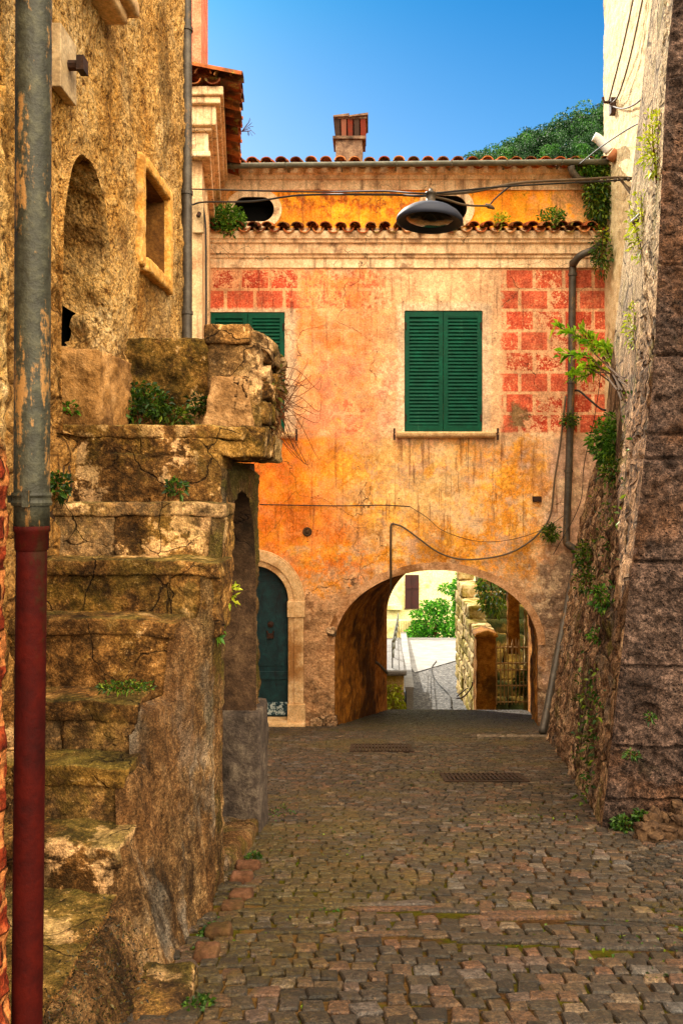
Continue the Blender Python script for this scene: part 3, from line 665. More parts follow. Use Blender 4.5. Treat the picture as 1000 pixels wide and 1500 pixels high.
for px, py, w, h in OV:
    op = MB(); a = stad(px, py, w, h); n = len(a)
    op.add([(x, YF + .05, z) for x, z in a] + [(x, YF + .45, z) for x, z in a], [(k, (k + 1) % n, n + (k + 1) % n, n + k) for k in range(n)] + [tuple(range(n, 2 * n))])
    wn = op.build('attic_opening', m_dull, house)
    ring(a, stad(px, py, w + .22, h + .2), YF + .06, .02, 'surround', m_corn, wn)
# body of the house behind the facade
bd = MB()
bd.box(-2.5, -.62, YF + .62, 17.2, -6., fz(250)); bd.box(3.5, 3.9, YF + .12, 16.1, -6., fz(250)); bd.box(-.62, 3.5, YF + .62, 16.1, fz(815) , fz(250))
bd.build('rear_walls', m_creamw, house)
# window and door reveals
def reveal(x0, x1, z0, z1, y0, y1, name, mat, parent):
    mb = MB(); a = [(x0, z0), (x1, z0), (x1, z1), (x0, z1)]
    mb.add([(x, y0, z) for x, z in a] + [(x, y1, z) for x, z in a], [(k, (k + 1) % 4, 4 + (k + 1) % 4, 4 + k) for k in range(4)] + [(4, 5, 6, 7)])
    return mb.build(name, mat, parent)
def shutter_window(W, sill0, sill1, sz):
    x0, x1, z0, z1 = W
    w = reveal(x0, x1, z0, z1, YF + .006, YF + .2, 'window', m_creamw, house); xm = (x0 + x1) / 2
    for a, b in ((x0 + .008, xm - .004), (xm + .004, x1 - .008)):
        f = MB(); y0, y1 = YF + .006, YF + .05; s = .065
        f.box(a, a + s, y0, y1, z0 + .01, z1 - .01); f.box(b - s, b, y0, y1, z0 + .01, z1 - .01); f.box(a + s, b - s, y0 + .002, y1 - .002, z0 + .01, z0 + .11); f.box(a + s, b - s, y0 + .002, y1 - .002, z1 - .09, z1 - .01)
        zz = z0 + .125
        while zz < z1 - .1:
            zz += random.uniform(-.003, .003)
            f.hexa([(a + s, y0 + .006, zz - .006), (b - s, y0 + .006, zz - .006), (b - s, y0 + .036, zz + .036), (a + s, y0 + .036, zz + .036), (a + s, y0 + .006, zz + .004), (b - s, y0 + .006, zz + .004), (b - s, y0 + .036, zz + .046), (a + s, y0 + .036, zz + .046)])
            zz += .052
        f.box(a + s, b - s, y1 - .006, y1 - .004, z0 + .1, z1 - .08)
        f.build('shutter', m_green, w, bevel=.003)
    for zz in (z0 + .22, z1 - .22):
        for xx_ in (x0 + .02, x1 - .02): h = MB(); h.tube([(xx_, YF - .004, zz - .05), (xx_, YF - .004, zz + .05)], .011, 8); h.build('hinge', m_iron, w)
    s = MB(); s.extr([(0, sz - .085), (.09, sz - .085), (.12, sz - .06), (.13, sz - .02), (.12, sz), (0, sz + .006)], (sill0, YF), (sill1, YF), (0, -1))
    s.build('sill', m_trim, w, bevel=.008)
    for xx_ in (sill0 - .03, sill1 + .03):
        hk = MB(); hk.tube([(xx_, YF, sz - .02), (xx_, YF - .1, sz - .02), (xx_, YF - .1, sz + .05)], .014, 6); hk.box(xx_ - .015, xx_ + .015, YF - .12, YF - .08, sz - .12, sz - .04)
        hk.build('shutter_stay', m_iron, w)
shutter_window(WINR, fx(580), fx(724), fz(633)); shutter_window(WINL, fx(300), fx(432), fz(634))
# door
dr = MB(); D = DOOR; n = len(D)
dr.add([(x, YF + .004, z) for x, z in D] + [(x, YF + .28, z) for x, z in D], [(k, k + 1, n + k + 1, n + k) for k in range(n - 1)])
dr.build('door_reveal', m_dark, house)
dp = MB(); dp.add([(x, YF + .22, z) for x, z in D], [tuple(range(n))]); dpan = dp.build('door', m_teal, house)
dd = MB(); dd.box(fx(319), fx(423), YF + .19, YF + .215, fz(846), fz(840)); dd.box(fx(319), fx(423), YF + .198, YF + .218, fz(1000), fz(988)); dd.box(fx(370), fx(372), YF + .2, YF + .218, fz(1052), fz(842))
for a, b in ((322, 366), (376, 420)): dd.box(fx(a), fx(b), YF + .205, YF + .217, fz(980), fz(856))
dd.build('door_rails', m_teal, dpan, bevel=.004)
kp = MB(); kp.box(fx(319), fx(423), YF + .195, YF + .216, fz(1053), fz(1034)); kp.build('kick_board', m_peel, dpan)
kn = MB(); kn.lathe([(0, 0), (.05, .0), (.045, .03), (0, .045)], (fx(394), YF + .215, fz(918)), 12, (0, -1, 0)); kn.tube([(fx(394) + .05 * math.cos(t), YF + .165, fz(927) + .06 * math.sin(t)) for t in np.linspace(PI, 2 * PI, 9)], .014, 6, True); kn.box(fx(389), fx(399), YF + .15, YF + .2, fz(938), fz(931))
kn.build('knocker', m_iron, dpan)
ds = MB()   # moulded stone surround: stepped bands swept round the arch
for r0, r1, pr in ((.515, .60, .035), (.60, .735, .065), (.735, .755, .045)):
    A = [(fx(371) - r0 * math.cos(t), fz(880) + r0 * math.sin(t)) for t in np.linspace(0, PI, 33)]; B = [(fx(371) - r1 * math.cos(t), fz(880) + r1 * math.sin(t)) for t in np.linspace(0, PI, 33)]; k = 33
    V = [(x, YF + .1, z) for x, z in A] + [(x, YF - pr, z) for x, z in A] + [(x, YF - pr, z) for x, z in B] + [(x, YF + .02, z) for x, z in B]
    ds.add(V, [(a * k + i, a * k + i + 1, (a + 1) * k + i + 1, (a + 1) * k + i) for a in range(3) for i in range(k - 1)])
for sgn in (-1, 1):
    def bx(r0, r1, pr, z0, z1):
        a, b = sorted((fx(371) + sgn * r0, fx(371) + sgn * r1)); ds.box(a, b, YF - pr, YF + .1, z0, z1)
    bx(.513, .60, .036, fz(1030), fz(903)); bx(.60, .74, .066, fz(1030), fz(903)); bx(.505, .76, .085, fz(903), fz(880)); bx(.508, .765, .09, fz(1062), fz(1030))
ds.build('door_surround', m_trim, house, bevel=.006)
st = MB(); st.add(*rock(fx(300), fx(448), YF - .16, YF + .25, fz(1085), fz(1056), .02, .006, 6, .03)); st.build('doorstep', m_trim, house)
# arch: plaster band, tunnel
def off(poly, xc, zs, d):
    out = []
    for x, z in poly:
        if z < zs: out.append((x + (d if x > xc else -d), z))
        else:
            v = np.array((x - xc, (z - zs) * 1.3)); v /= np.linalg.norm(v); out.append((x + v[0] * d, z + v[1] * d))
    return np.array(out)
A2 = off(ARCH, fx(638.5), fz(945), .11); n = len(ARCH)
sel = [i for i in range(n) if ARCH[i][1] > fz(950)]
V = []; wv = .006 * fbm(np.stack((ARCH[:, 0] * 5, ARCH[:, 1] * 5, ARCH[:, 0] * 0), -1), 3)
for p_, yo in ((ARCH, .01), (ARCH, -.012), (A2, -.006), (A2, .01)): V += [(p_[i][0], YF + yo - wv[i] * 0, p_[i][1] + (wv[i] * 3 if p_ is A2 else 0)) for i in sel]
k = len(sel); mb = MB(); mb.add(V, [(a * k + i, a * k + i + 1, (a + 1) * k + i + 1, (a + 1) * k + i) for a in range(3) for i in range(k - 1)])
mb.build('arch_band', mottled('pinkish_arch_render', [(.3, '#8a6444'), (.45, '#b58a64'), (.58, '#cfa680'), (.75, '#b08a6a')], 5, crk=1.5, bump=.7, dirt='#7d552f', dsc=2.2, dg=(.48, .62)), house)
YB = 16.1; bc = at(672, 900, YB); B2 = arch_curve(bc[0] - .03, 1.385, bc[2] + .02, 1.15, zg(YB) - .25)
def resamp(poly, k):
    d = np.concatenate(([0], np.cumsum(np.linalg.norm(np.diff(poly, axis=0), axis=1)))); t = np.linspace(0, d[-1], k); return np.stack((np.interp(t, d, poly[:, 0]), np.interp(t, d, poly[:, 1])), -1)
a_, b_ = resamp(ARCH, 260), resamp(B2, 260); tt = np.linspace(0, 1, 130)[:, None, None]; G = a_[None] * (1 - tt) + b_[None] * tt
P = np.concatenate((G[..., :1], YF + tt * (YB - YF) + 0 * G[..., :1], G[..., 1:]), -1)
cen = np.array((1.4, 14, -3)); nrm = (P - cen) * (1, 0, 1); nrm /= np.linalg.norm(nrm, axis=-1)[..., None]
dsp = (.03 * fbm(P * 1.8, 4) + .02 * fbm(P * 6, 3)) * (np.minimum(1, tt * 8) * np.minimum(1, (1 - tt) * 8))[..., 0]
sheet('tunnel_lining', P + nrm * dsp[..., None], m_tun, house)
bk = MB(); n = len(B2); E = [(-.7, B2[0][1])] + [(-.7, fz(700))] + [(3.6, fz(700))] + [(3.6, B2[-1][1])]
xs = np.linspace(-1.2, 3.9, 110); zs = np.linspace(-5.2, .5, 120); gz, gx = np.meshgrid(zs, xs, indexing='ij'); P2, keep = cut(np.stack((gx, gz), -1), [B2])
sheet('rear_arch_wall', np.stack((P2[..., 0], YB + 0 * P2[..., 0], P2[..., 1]), -1), m_tun, house, keep, flip=True)
# broken masonry at the foot of the arch
mb = MB()
for k, (a, b, c, d) in enumerate(((468, 494, 1048, 1074), (455, 470, 1052, 1068), (478, 492, 918, 932))):
    mb.add(*rock(fx(a), fx(b), YF - .04, YF + .1, fz(d), fz(c), .03, .02, 9, .02, seed=k))
    mb.build('bared_stone', m_rub, house); mb = MB()
# cornices
co = MB()
def prof(pts, y=12.): return [(d, (YH - py) * (y - d) / F) for py, d in pts]
XL, XR = -2.6, 3.34
for i, (a, b) in enumerate(((XL, -1.32), (-1.32, .42), (.42, 1.86), (1.86, XR))):
    e = i * .0018 + random.uniform(0, .002)
    co.extr(prof([(393, -.02), (392, .022 + e), (379, .026 + e), (377, .055 + e), (372, .062 + e), (371, .10 + e), (357, .13 + e), (355, .17 + e), (350, .185 + e), (349, .21 + e), (341, .235 + e), (338, .235 + e), (337, -.02)]), (a, YF), (b - .0, YF), (0, -1))
co.build('cornice', m_corn, house)
co = MB()
for i, (a, b) in enumerate(((XL, -.3), (-.3, 1.5), (1.5, XR - .02))):
    e = i * .002
    co.extr(prof([(279, -.02), (278, .018 + e), (264, .022 + e), (262, .05 + e), (256, .06 + e), (253, .10 + e), (247, .12 + e), (243, .12 + e), (243, -.02)], 12.05), (a, YF + .05), (b, YF + .05), (0, -1))
co.build('eaves_cornice', m_corn, house)
# tiles
def tile(mb, cx, y0, y1, z0, z1, r, up, taper=.9, th=.016, axis='y', ox=0., seg=7):
    V = []; n = seg + 1
    for y_, z_, rr in ((y0, z0, r), (y1, z1, r * taper)):
        for rad in (rr, rr - th):
            for j in range(n):
                w = PI * j / seg; dx = rad * math.cos(w); dz = rad * math.sin(w) * .78
                if not up: dz = -dz
                V.append((cx + dx, y_, z_ + dz) if axis == 'y' else (y_, cx + dx, z_ + dz))
    Fc = []
    for j in range(seg):
        Fc += [(j, j + 1, 2 * n + j + 1, 2 * n + j), (n + j, 3 * n + j, 3 * n + j + 1, n + j + 1), (j, n + j, n + j + 1, j + 1)]
    Fc += [(0, 2 * n, 3 * n, n), (seg, n + seg, 3 * n + seg, 2 * n + seg)]
    mb.add(V, Fc)
tl = MB(); x = -2.5
while x < 3.35:
    j = lambda s: random.uniform(-s, s)
    tile(tl, x + j(.008), YF - .33 + j(.02), YF + .08, fz(341) + .0 + j(.006), fz(329), .088, True)
    tile(tl, x + .105 + j(.008), YF - .30 + j(.025), YF + .08, fz(343) + j(.006), fz(330), .085, False)
    x += .21
tl.build('ledge_tiles', m_tile, house)
tl = MB(); x = -2.3
while x < 3.46:
    for k in range(9):
        y0 = YF - .3 + k * .36; z0 = fz(249) + k * .36 * .3
        j = lambda s: random.uniform(-s, s)
        tile(tl, x + j(.006), y0 + j(.015), y0 + .42, z0 + .02 + j(.005), z0 + .115, .085, True)
        tile(tl, x + .105 + j(.006), y0 - .03 + j(.015), y0 + .42, z0 - .01 + j(.005), z0 + .10, .085, False)
    x += .21
roof = tl.build('roof_tiles', m_tile, house)
mb = MB(); mb.hexa([(-2.5, YF + .1, fz(262)), (3.44, YF + .1, fz(262)), (3.44, YF + 3.1, fz(262)), (-2.5, YF + 3.1, fz(262)), (-2.5, YF + .1, fz(256)), (3.44, YF + .1, fz(256)), (3.44, YF + 3.1, fz(256) + .9), (-2.5, YF + 3.1, fz(256) + .9)]); mb.hexa([(-2.5, YF + 3.1, fz(262)), (3.44, YF + 3.1, fz(262)), (3.44, YF + 5.2, fz(262)), (-2.5, YF + 5.2, fz(262)), (-2.5, YF + 3.1, fz(256) + .9), (3.44, YF + 3.1, fz(256) + .9), (3.44, YF + 5.2, fz(256) + .3), (-2.5, YF + 5.2, fz(256) + .3)])
mb.build('roof_deck', m_tile, house)
# gutter
g = MB(); yc = YF - .38; sl = lambda px: lerp(242, 236, (px - 330) / 550)
pts = [(fx(px), yc, fz(sl(px) + 14)) for px in np.linspace(332, 878, 24)]
V = []; kx = 11
for q in pts:
    for j in range(kx): w = PI + PI * j / (kx - 1); V.append((q[0], q[1] + .056 * math.cos(w), q[2] + .056 * math.sin(w)))
    for j in range(kx): w = 2 * PI - PI * j / (kx - 1); V.append((q[0], q[1] + .05 * math.cos(w), q[2] + .004 + .05 * math.sin(w)))
k2 = 2 * kx; nn = len(pts)
g.add(V, [(i * k2 + j, i * k2 + (j + 1) % k2, (i + 1) * k2 + (j + 1) % k2, (i + 1) * k2 + j) for i in range(nn - 1) for j in range(k2)] + [tuple(range(k2)), tuple((nn - 1) * k2 + j for j in range(k2))])
gut = g.build('gutter', m_zincg, house, smooth=True)
b = MB()
for px in range(345, 880, 78):
    b.tube([(fx(px), yc + .059 * math.cos(w), fz(sl(px) + 14) + .059 * math.sin(w)) for w in np.linspace(PI, 2 * PI, 9)], .012, 6); b.box(fx(px) - .012, fx(px) + .012, yc + .07, YF + .06, fz(sl(px) + 14) + .0, fz(sl(px) + 14) + .012)
    b.build('gutter_bracket', m_zincg, gut); b = MB()
# downpipe from the gutter, across the ledge, down the facade and along the buttress
q = [at(836, 243, 11.64), at(838, 252, 11.66), at(850, 264, 11.72), at(878, 262, 11.86), at(884, 275, 11.93), at(884, 340, 11.93), at(882, 352, 11.9), at(872, 364, 11.72), at(850, 374, 11.72), at(840, 386, 11.82), at(838, 400, 11.9), at(836, 560, 11.9), at(832, 700, 11.9), at(829, 785, 11.9), at(831, 797, 11.88), at(840, 804, 11.86), at(843, 815, 11.84), at(839, 842, 11.78), at(818, 950, 11.1), at(801, 1040, 10.55), at(794, 1074, 10.35)]
pd = MB(); pd.tube(catmull(q, 5), .052, 14); dpipe = pd.build('downpipe', m_zinc, house, smooth=True)
b = MB()
for py, xx_ in ((402, 838), (560, 836), (690, 832)):
    a = at(xx_, py, 11.9); b.lathe([(.052, -.02), (.064, -.02), (.064, .02), (.052, .02)], a, 14); b.box(a[0] - .015, a[0] + .015, 11.96, 12.03, a[2] - .015, a[2] + .015)
    b.build('pipe_clip', m_zinc, dpipe); b = MB()
# chimney
ch = MB(); cy = 13.2; X = lambda px: (px - XV) * cy / F
Z = lambda py: (YH - py - 2) * cy / F
ch.add(*rock(X(492), X(531), cy - .2, cy + .25, Z(245), Z(208), .015, .008, 8, .04))
chim = ch.build('chimney', m_brk, roof)
t_ = MB(); t_.box(X(488), X(535), cy - .24, cy + .29, Z(210), Z(206)); t_.box(X(490), X(537), cy - .26, cy + .31, Z(182), Z(179))
for a, b in ((489, 512), (511, 539)): t_.hexa([(X(a), cy - .3, Z(181)), (X(b), cy - .3, Z(180 - (a > 500) * 2)), (X(b), cy + .33, Z(180)), (X(a), cy + .33, Z(181)), (X(a), cy - .3, Z(179)), (X(b), cy - .3, Z(176 - (a > 500) * 1)), (X(b), cy + .33, Z(177)), (X(a), cy + .33, Z(178))])
t_.build('chimney_slabs', m_brk, chim)
t_ = MB()
for i in range(5):
    a = 491 + i * 9.2
    for yy_ in (cy - .22, cy + .2): t_.hexa([(X(a + .5), yy_, Z(207)), (X(a + 7.4), yy_, Z(207)), (X(a + 7.4), yy_ + .05, Z(207)), (X(a + .5), yy_ + .05, Z(207)), (X(a - .3), yy_ - .03, Z(182)), (X(a + 7.6), yy_ - .03, Z(182)), (X(a + 7.6), yy_ + .02, Z(182)), (X(a - .3), yy_ + .02, Z(182))])
for xx_ in (492, 532):
    for yy_ in (cy - .12, cy + .04): t_.box(X(xx_ - 1), X(xx_ + 4), yy_, yy_ + .12, Z(207), Z(182))
t_.box(X(496), X(530), cy - .1, cy + .18, Z(207), Z(182))
mt = M('orange_chimney_tile', .9, .1); t_.build('chimney_pot_tiles', mt.done(mt.ramp(mt.isl * .8 + mt.noise(14) * .3, [(.2, '#2e241e'), (.48, '#4a3a32'), (.66, '#7a3626'), (.85, '#7c5646')])), chim, bevel=.01)
# small fittings on the facade
mb = MB(); mb.box(fx(779), fx(792), YF - .03, YF + .02, fz(735), fz(727)); mb.build('iron_plaque', m_iron, house, bevel=.004)
mb = MB(); mb.lathe([(.07, 0), (.066, .012), (.045, .004), (.03, -.012)], (fx(450), YF - .006, fz(779)), 14, (0, -1, 0)); mb.lathe([(0, .008), (.03, .006), (.034, 0)], (fx(450), YF + .0, fz(779)), 10, (0, -1, 0)); mb.build('wall_socket_hole', m_dark, house, smooth=True)
mb = MB(); mb.tube([(fx(572), YF - .03, fz(868)), (fx(572), YF - .03, fz(772)), (fx(573), YF - .03, fz(768)), (fx(577), YF - .035, fz(766))], .017, 8); mb.build('cable_conduit', m_cableg, house, smooth=True)

# ================================================================ CORNER HOUSE on the left (cream cornice)
c2 = thing('cream_corner_house', 'cream house with moulded stone cornice and tiled eaves, left of the orange house', 'house', (-2.3, 9.6, zg(10)))
CX0, CX1 = -1.95, -2.36
mb = MB(); mb.hexa([(-5.5, 9.6, -3.6), (CX0, 9.6, -3.6), (CX1, YF + .3, -3.6), (-5.5, YF + .3, -3.6), (-5.5, 9.6, 4.5), (CX0, 9.6, 4.5), (CX1, YF + .3, 4.5), (-5.5, YF + .3, 4.5)]); mb.build('wall', m_creamw, c2)
mb = MB(); dx = (CX1 - CX0) / 2.4; onx, ony = 1 / math.hypot(1, dx), -dx / math.hypot(1, dx)
def band(mb, z0, z1, pr):     # belt round the front and the street side
    k = pr
    mb.hexa([(-5.5, 9.6 - k, z0), (CX0 + k, 9.6 - k, z0), (CX1 + k, YF - .02, z0), (-5.5, YF - .02, z0), (-5.5, 9.6 - k, z1), (CX0 + k, 9.6 - k, z1), (CX1 + k, YF - .02, z1), (-5.5, YF - .02, z1)])
for z0, z1, pr in ((4.43, 4.53, .30), (4.35, 4.43, .26), (4.13, 4.35, .20), (4.09, 4.13, .14), (3.87, 4.09, .09), (3.80, 3.87, .12)): band(mb, z0, z1, pr)
mb.build('cornice', m_corn, c2, bevel=.015)
mb = MB()
mb.hexa([(-5.5, 9.585, -3.6), (CX0 - .16, 9.585, -3.6), (CX0 - .16, 9.62, -3.6), (-5.5, 9.62, -3.6), (-5.5, 9.585, 3.8), (CX0 - .16, 9.585, 3.8), (CX0 - .16, 9.62, 3.8), (-5.5, 9.62, 3.8)])
for a, b in ((.35, .38), (.62, .68)):
    p0 = np.array((lerp(CX0, CX1, a), lerp(9.6, YF, a))); p1 = np.array((lerp(CX0, CX1, b), lerp(9.6, YF, b)))
    mb.hexa([(p0[0] - .05, p0[1], -3.6), (p0[0] + .04, p0[1], -3.6), (p1[0] + .04, p1[1], -3.6), (p1[0] - .05, p1[1], -3.6), (p0[0] - .05, p0[1], 3.8), (p0[0] + .04, p0[1], 3.8), (p1[0] + .04, p1[1], 3.8), (p1[0] - .05, p1[1], 3.8)])
mb.build('pilaster', m_creamw, c2)
tl = MB(); y = 9.3
while y < YF - .15:
    t_x = lerp(CX0, CX1, (y - 9.6) / 2.4); j = lambda s: random.uniform(-s, s)
    tile(tl, y, t_x + .47 + j(.02), t_x - .5, 4.61 + j(.01), 4.8, .1, True, axis='x'); tile(tl, y + .12, t_x + .44 + j(.02), t_x - .5, 4.58, 4.79, .09, False, axis='x'); y += .23
for k in range(7):
    xx_ = CX0 + .30 - k * .22; tile(tl, xx_, 9.22 + random.uniform(-.03, .03), 9.9, 4.62 + .02 * (k % 2), 4.83, .1, True); tile(tl, xx_ - .11, 9.24, 9.9, 4.59, 4.8, .09, False)
tl.build('eaves_tiles', m_tile, c2)
mb = MB(); mb.hexa([(-5.5, 9.7, 4.55), (-2.0, 9.7, 4.55), (-2.45, YF, 4.55), (-5.5, YF, 4.55), (-5.5, 9.7, 5.35), (-2.3, 9.7, 4.75), (-2.75, YF, 4.75), (-5.5, YF, 5.35)]); mb.build('roof_deck', m_tile, c2)
mb = MB(); mb.hexa([(-5, 9.75, 4.6), (-1.99, 9.75, 4.6), (-2.06, 10.5, 4.6), (-5, 10.5, 4.6), (-5, 9.75, 6.8), (-1.99, 9.75, 6.8), (-2.06, 10.5, 6.8), (-5, 10.5, 6.8)]); mb.build('upper_wall', m_pink, c2)
mb = MB(); mb.box(-2.26, -2.15, 9.73, 9.76, 5.05, 5.5); mb.build('red_painted_patch', mottled('red_patch', [(.3, '#7a1c10'), (.6, '#b5402a')], 9), c2)
# tie-rod anchor plate
def anchor(c, w, h, axis, label):
    r = thing('tie_rod_anchor', label, 'anchor plate', c, 'tie rod anchor plates')
    p_ = MB(); a = MB()
    if axis == 'x': p_.box(c[0] - .01, c[0] + .03, c[1] - w / 2, c[1] + w / 2, c[2] - h / 2, c[2] + h / 2); a.tube([(c[0] + .02, c[1], c[2]), (c[0] + .09, c[1], c[2])], .022, 8); a.box(c[0] + .07, c[0] + .1, c[1] - .03, c[1] + .03, c[2] - .03, c[2] + .03)
    else: p_.box(c[0] - w / 2, c[0] + w / 2, c[1] - .035, c[1] + .01, c[2] - h / 2, c[2] + h / 2); a.tube([(c[0], c[1] - .02, c[2]), (c[0] + .03, c[1] - .1, c[2])], .025, 8)
    p_.build('plate', m_plate, r, bevel=.004); a.build('rod_end', m_iron, r)
a = at(289, 314, 9.5); anchor((a[0], 9.57, a[2]), .13, .40, 'y', 'pale anchor plate on the cream corner house below its cornice')
# ================================================================ LEFT HOUSE (rough stucco) in the plane X = XW
XW = -1.30
lh = thing('stucco_house', 'old rough ochre stucco house with arched niche and small deep window above the stairs', 'house', (-2., 4.0, zg(4)))
def nz(px, py, Y): return (YH - py) / F * Y
# niche and window outlines in the (Y, z) plane
NT = 1.50
niche = np.array([(3.45, .22), (3.43, .6), (3.46, .95)] + [(3.78 - .31 * math.cos(t), 1.08 + (NT - 1.08) * math.sin(t)) for t in np.linspace(.1, PI - .1, 20)] + [(4.09, 1.0), (4.12, .75), (4.06, .55), (4.1, .4), (4.1, .22)])
niche = niche + .02 * np.stack((fbm(np.stack((niche[:, 0] * 5, niche[:, 1] * 5, niche[:, 0] * 0), -1), 3), fbm(np.stack((niche[:, 0] * 5, niche[:, 1] * 5, niche[:, 0] * 0 + 9), -1), 3)), -1)
wind = rectp(4.66, 5.19, 1.30, 1.80)
ys = np.arange(2.0, 5.801, .0125); zs = np.arange(-1.9, 6.4, .0145)
gz, gy = np.meshgrid(zs, ys, indexing='ij'); P2, keep = cut(np.stack((gy, gz), -1), [niche, wind])
Y, Z_ = P2[..., 0], P2[..., 1]; q3 = np.stack((Y * 0 + 2.2, Y, Z_ * .75), -1)
f1, f2, _ = worley(q3 * np.array((1, 6, 6)) * 1.3 + .25 * fbm(q3 * 5, 3)[..., None])
lowm = sstep(-Z_ + .25 * fbm(q3 * 2, 3), -1.0, -.55)
dx = .022 * fbm(q3 * 2.2, 4) + .016 * fbm(q3 * 11, 4, .6) + lowm * .028 * (sstep(f2 - f1, 0, .25) - .6)
nd = np.hypot(np.maximum(0, np.abs(Y - 3.78) - .32), np.maximum(0, Z_ - 1.5)); dx = dx - .02 * sstep(nd, .12, .0) * (Z_ > .2) * (Z_ < 1.8)
sheet('wall', np.stack((XW + dx, Y, Z_), -1), m_stucco, lh, keep, flip=False)
# niche interior: lining swept inwards with rough stone
nc = resamp(np.concatenate((niche, niche[:1])), 190); tt = np.linspace(0, 1, 50)[:, None]
P = np.stack((XW + .012 - tt * (.235 + .05 * fbm(np.stack((nc[:, 0] * 4, nc[:, 1] * 4, nc[:, 0] * 0 + 3), -1), 2) + .04 * fbm(np.stack((nc[:, 0] * 17, nc[:, 1] * 17, nc[:, 0] * 0 + 3), -1), 3))[None] + 0 * nc[None, :, 0], nc[None, :, 0] + 0 * tt, nc[None, :, 1] + 0 * tt), -1)
cen = np.array((XW, 3.78, .9)); dn = (P - cen) * (0, 1, 1); dn /= np.linalg.norm(dn, axis=-1)[..., None]
rough = (.05 * fbm(P * 3.2, 3) + .035 * fbm(P * 9 + 3, 4)) * sstep(tt, 0, .2)[..., 0][:, None]
lowr = sstep(-P[..., 2], -1.1, -.5); P = P - dn * (rough * (.6 + .9 * lowr) + .035 * lowr * sstep(tt, 0, .3))[..., None]
sheet('niche_lining', P, m_stucco, lh)
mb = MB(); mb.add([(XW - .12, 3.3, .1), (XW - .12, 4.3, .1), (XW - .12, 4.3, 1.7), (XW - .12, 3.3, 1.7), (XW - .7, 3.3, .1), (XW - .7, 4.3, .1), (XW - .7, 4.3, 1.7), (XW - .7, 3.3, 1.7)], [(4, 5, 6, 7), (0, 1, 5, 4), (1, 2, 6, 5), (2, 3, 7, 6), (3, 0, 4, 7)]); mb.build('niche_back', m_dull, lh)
reveal_p = [(4.675, 1.315), (5.175, 1.315), (5.175, 1.785), (4.675, 1.785)]
mb = MB(); mb.add([(XW + .01, y, z) for y, z in reveal_p] + [(XW - .42, lerp(y, 4.92, .06), lerp(z, 1.5, .06)) for y, z in reveal_p], [(k, (k + 1) % 4, 4 + (k + 1) % 4, 4 + k) for k in range(4)])
wnd = mb.build('window', mottled('brown_window_reveal', [(.3, '#4a2f14'), (.5, '#7a5428'), (.7, '#9c7440')], 7), lh)
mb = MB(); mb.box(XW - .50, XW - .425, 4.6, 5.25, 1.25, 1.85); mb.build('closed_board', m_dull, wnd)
mb = MB()
for a, b, c, d, k in ((4.58, 4.66, 1.24, 1.87, 1), (5.19, 5.29, 1.22, 1.88, 2), (4.66, 5.19, 1.80, 1.87, 3), (4.66, 5.19, 1.22, 1.30, 4)): mb.add(*rock(XW - .03, XW + .035 + .004 * k, a, b, c, d, .012, .006, 10, .02, seed=k))
mb.build('frame', mottled('rendered_window_frame', [(.3, '#a8742f'), (.5, '#d0a05a'), (.7, '#e0bd84')], 10, bump=.7, dirt='#7d5528'), wnd, smooth=True)
mb = MB(); mb.lathe([(.013, 0), (.013, .56)], (XW - .12, 4.92, 1.27), 8); mb.build('window_bar', m_iron, wnd) if False else None
mb = MB(); mb.add(*rock(XW - .05, XW + .16, 3.0, 4.10, 2.33, 2.40, .015, .005, 8, .03)); mb.add(*rock(XW - .05, XW + .11, 3.0, 4.06, 2.27, 2.33, .012, .004, 8, .03)); mb.build('ledge_moulding', m_trim, lh, smooth=True)
m_jamb = mottled('ochre_jamb_stone', [(.3, '#6e4c28'), (.45, '#9a7242'), (.58, '#b88e5c'), (.75, '#d2b288')], 6, grain=60, bump=1., dist=.03, dirt='#4a2d12')
mb = MB(); mb.add(*rock(XW - .12, XW + .10, 3.68, 4.16, .2, .62, .02, .014, 8, .014, seed=3, ridge=.012)); mb.build('jamb_stone', m_jamb, lh, smooth=True)
mb = MB(); mb.box(-4.5, XW - .05, 5.4, 5.78, -1.9, 6.4); mb.box(-4.5, XW - .6, 2.2, 5.4, 5.9, 6.4); mb.build('end_wall', m_stucco, lh)
anchor((XW + .02, 3.42, 1.75), .18, .26, 'x', 'pale anchor plate high on the rough stucco wall, beside the thick foreground pipe')
# nearer house corner with bared bricks, and the thick pipe standing at it
PY = 1.75; PX = lambda px: (px - XV) / F * PY
nh = thing('brick_corner_house', 'corner of the nearest house at the left edge, rough stucco above bared red bricks', 'house', (-1., 1.4, -1.4))
ys = np.arange(.4, PY - .012, .008); zs = np.arange(-1.6, 3.2, .009); gz, gy = np.meshgrid(zs, ys, indexing='ij'); q3 = np.stack((gy * 0 + 7, gy, gz * .8), -1)
rnd = .03 * sstep(gy, PY - .07, PY - .012) ** 2
XB = -.739; dxx = .012 * fbm(q3 * 4, 4) + .009 * fbm(q3 * 22, 4, .6) - rnd
sheet('wall', np.stack((XB - .012 + dxx, gy, gz), -1), m_stucco, nh)
mb = MB(); mb.box(-1.8, XB - .045, .4, PY - .015, -1.6, 3.2); mb.build('core', m_stucco, nh)
fp = thing('foreground_drainpipe', 'thick drainpipe nearest the camera, galvanised above and red cast iron below', 'drainpipe', (PX(41), PY, -1.3))
zp = lambda py: (YH - py) / F * PY
zj = zp(772); px_at = lambda z: float(np.interp(z, [zp(1500), zp(772), zp(0)], [PX(40), PX(47), PX(50)]))
k_ = PY / F
mb = MB(); mb.tube([(px_at(z), PY, z) for z in np.linspace(zj - .001, 1.3, 24)], 25 * k_, 28); up = mb.build('galvanised_pipe', m_bigpipe, fp, smooth=True)
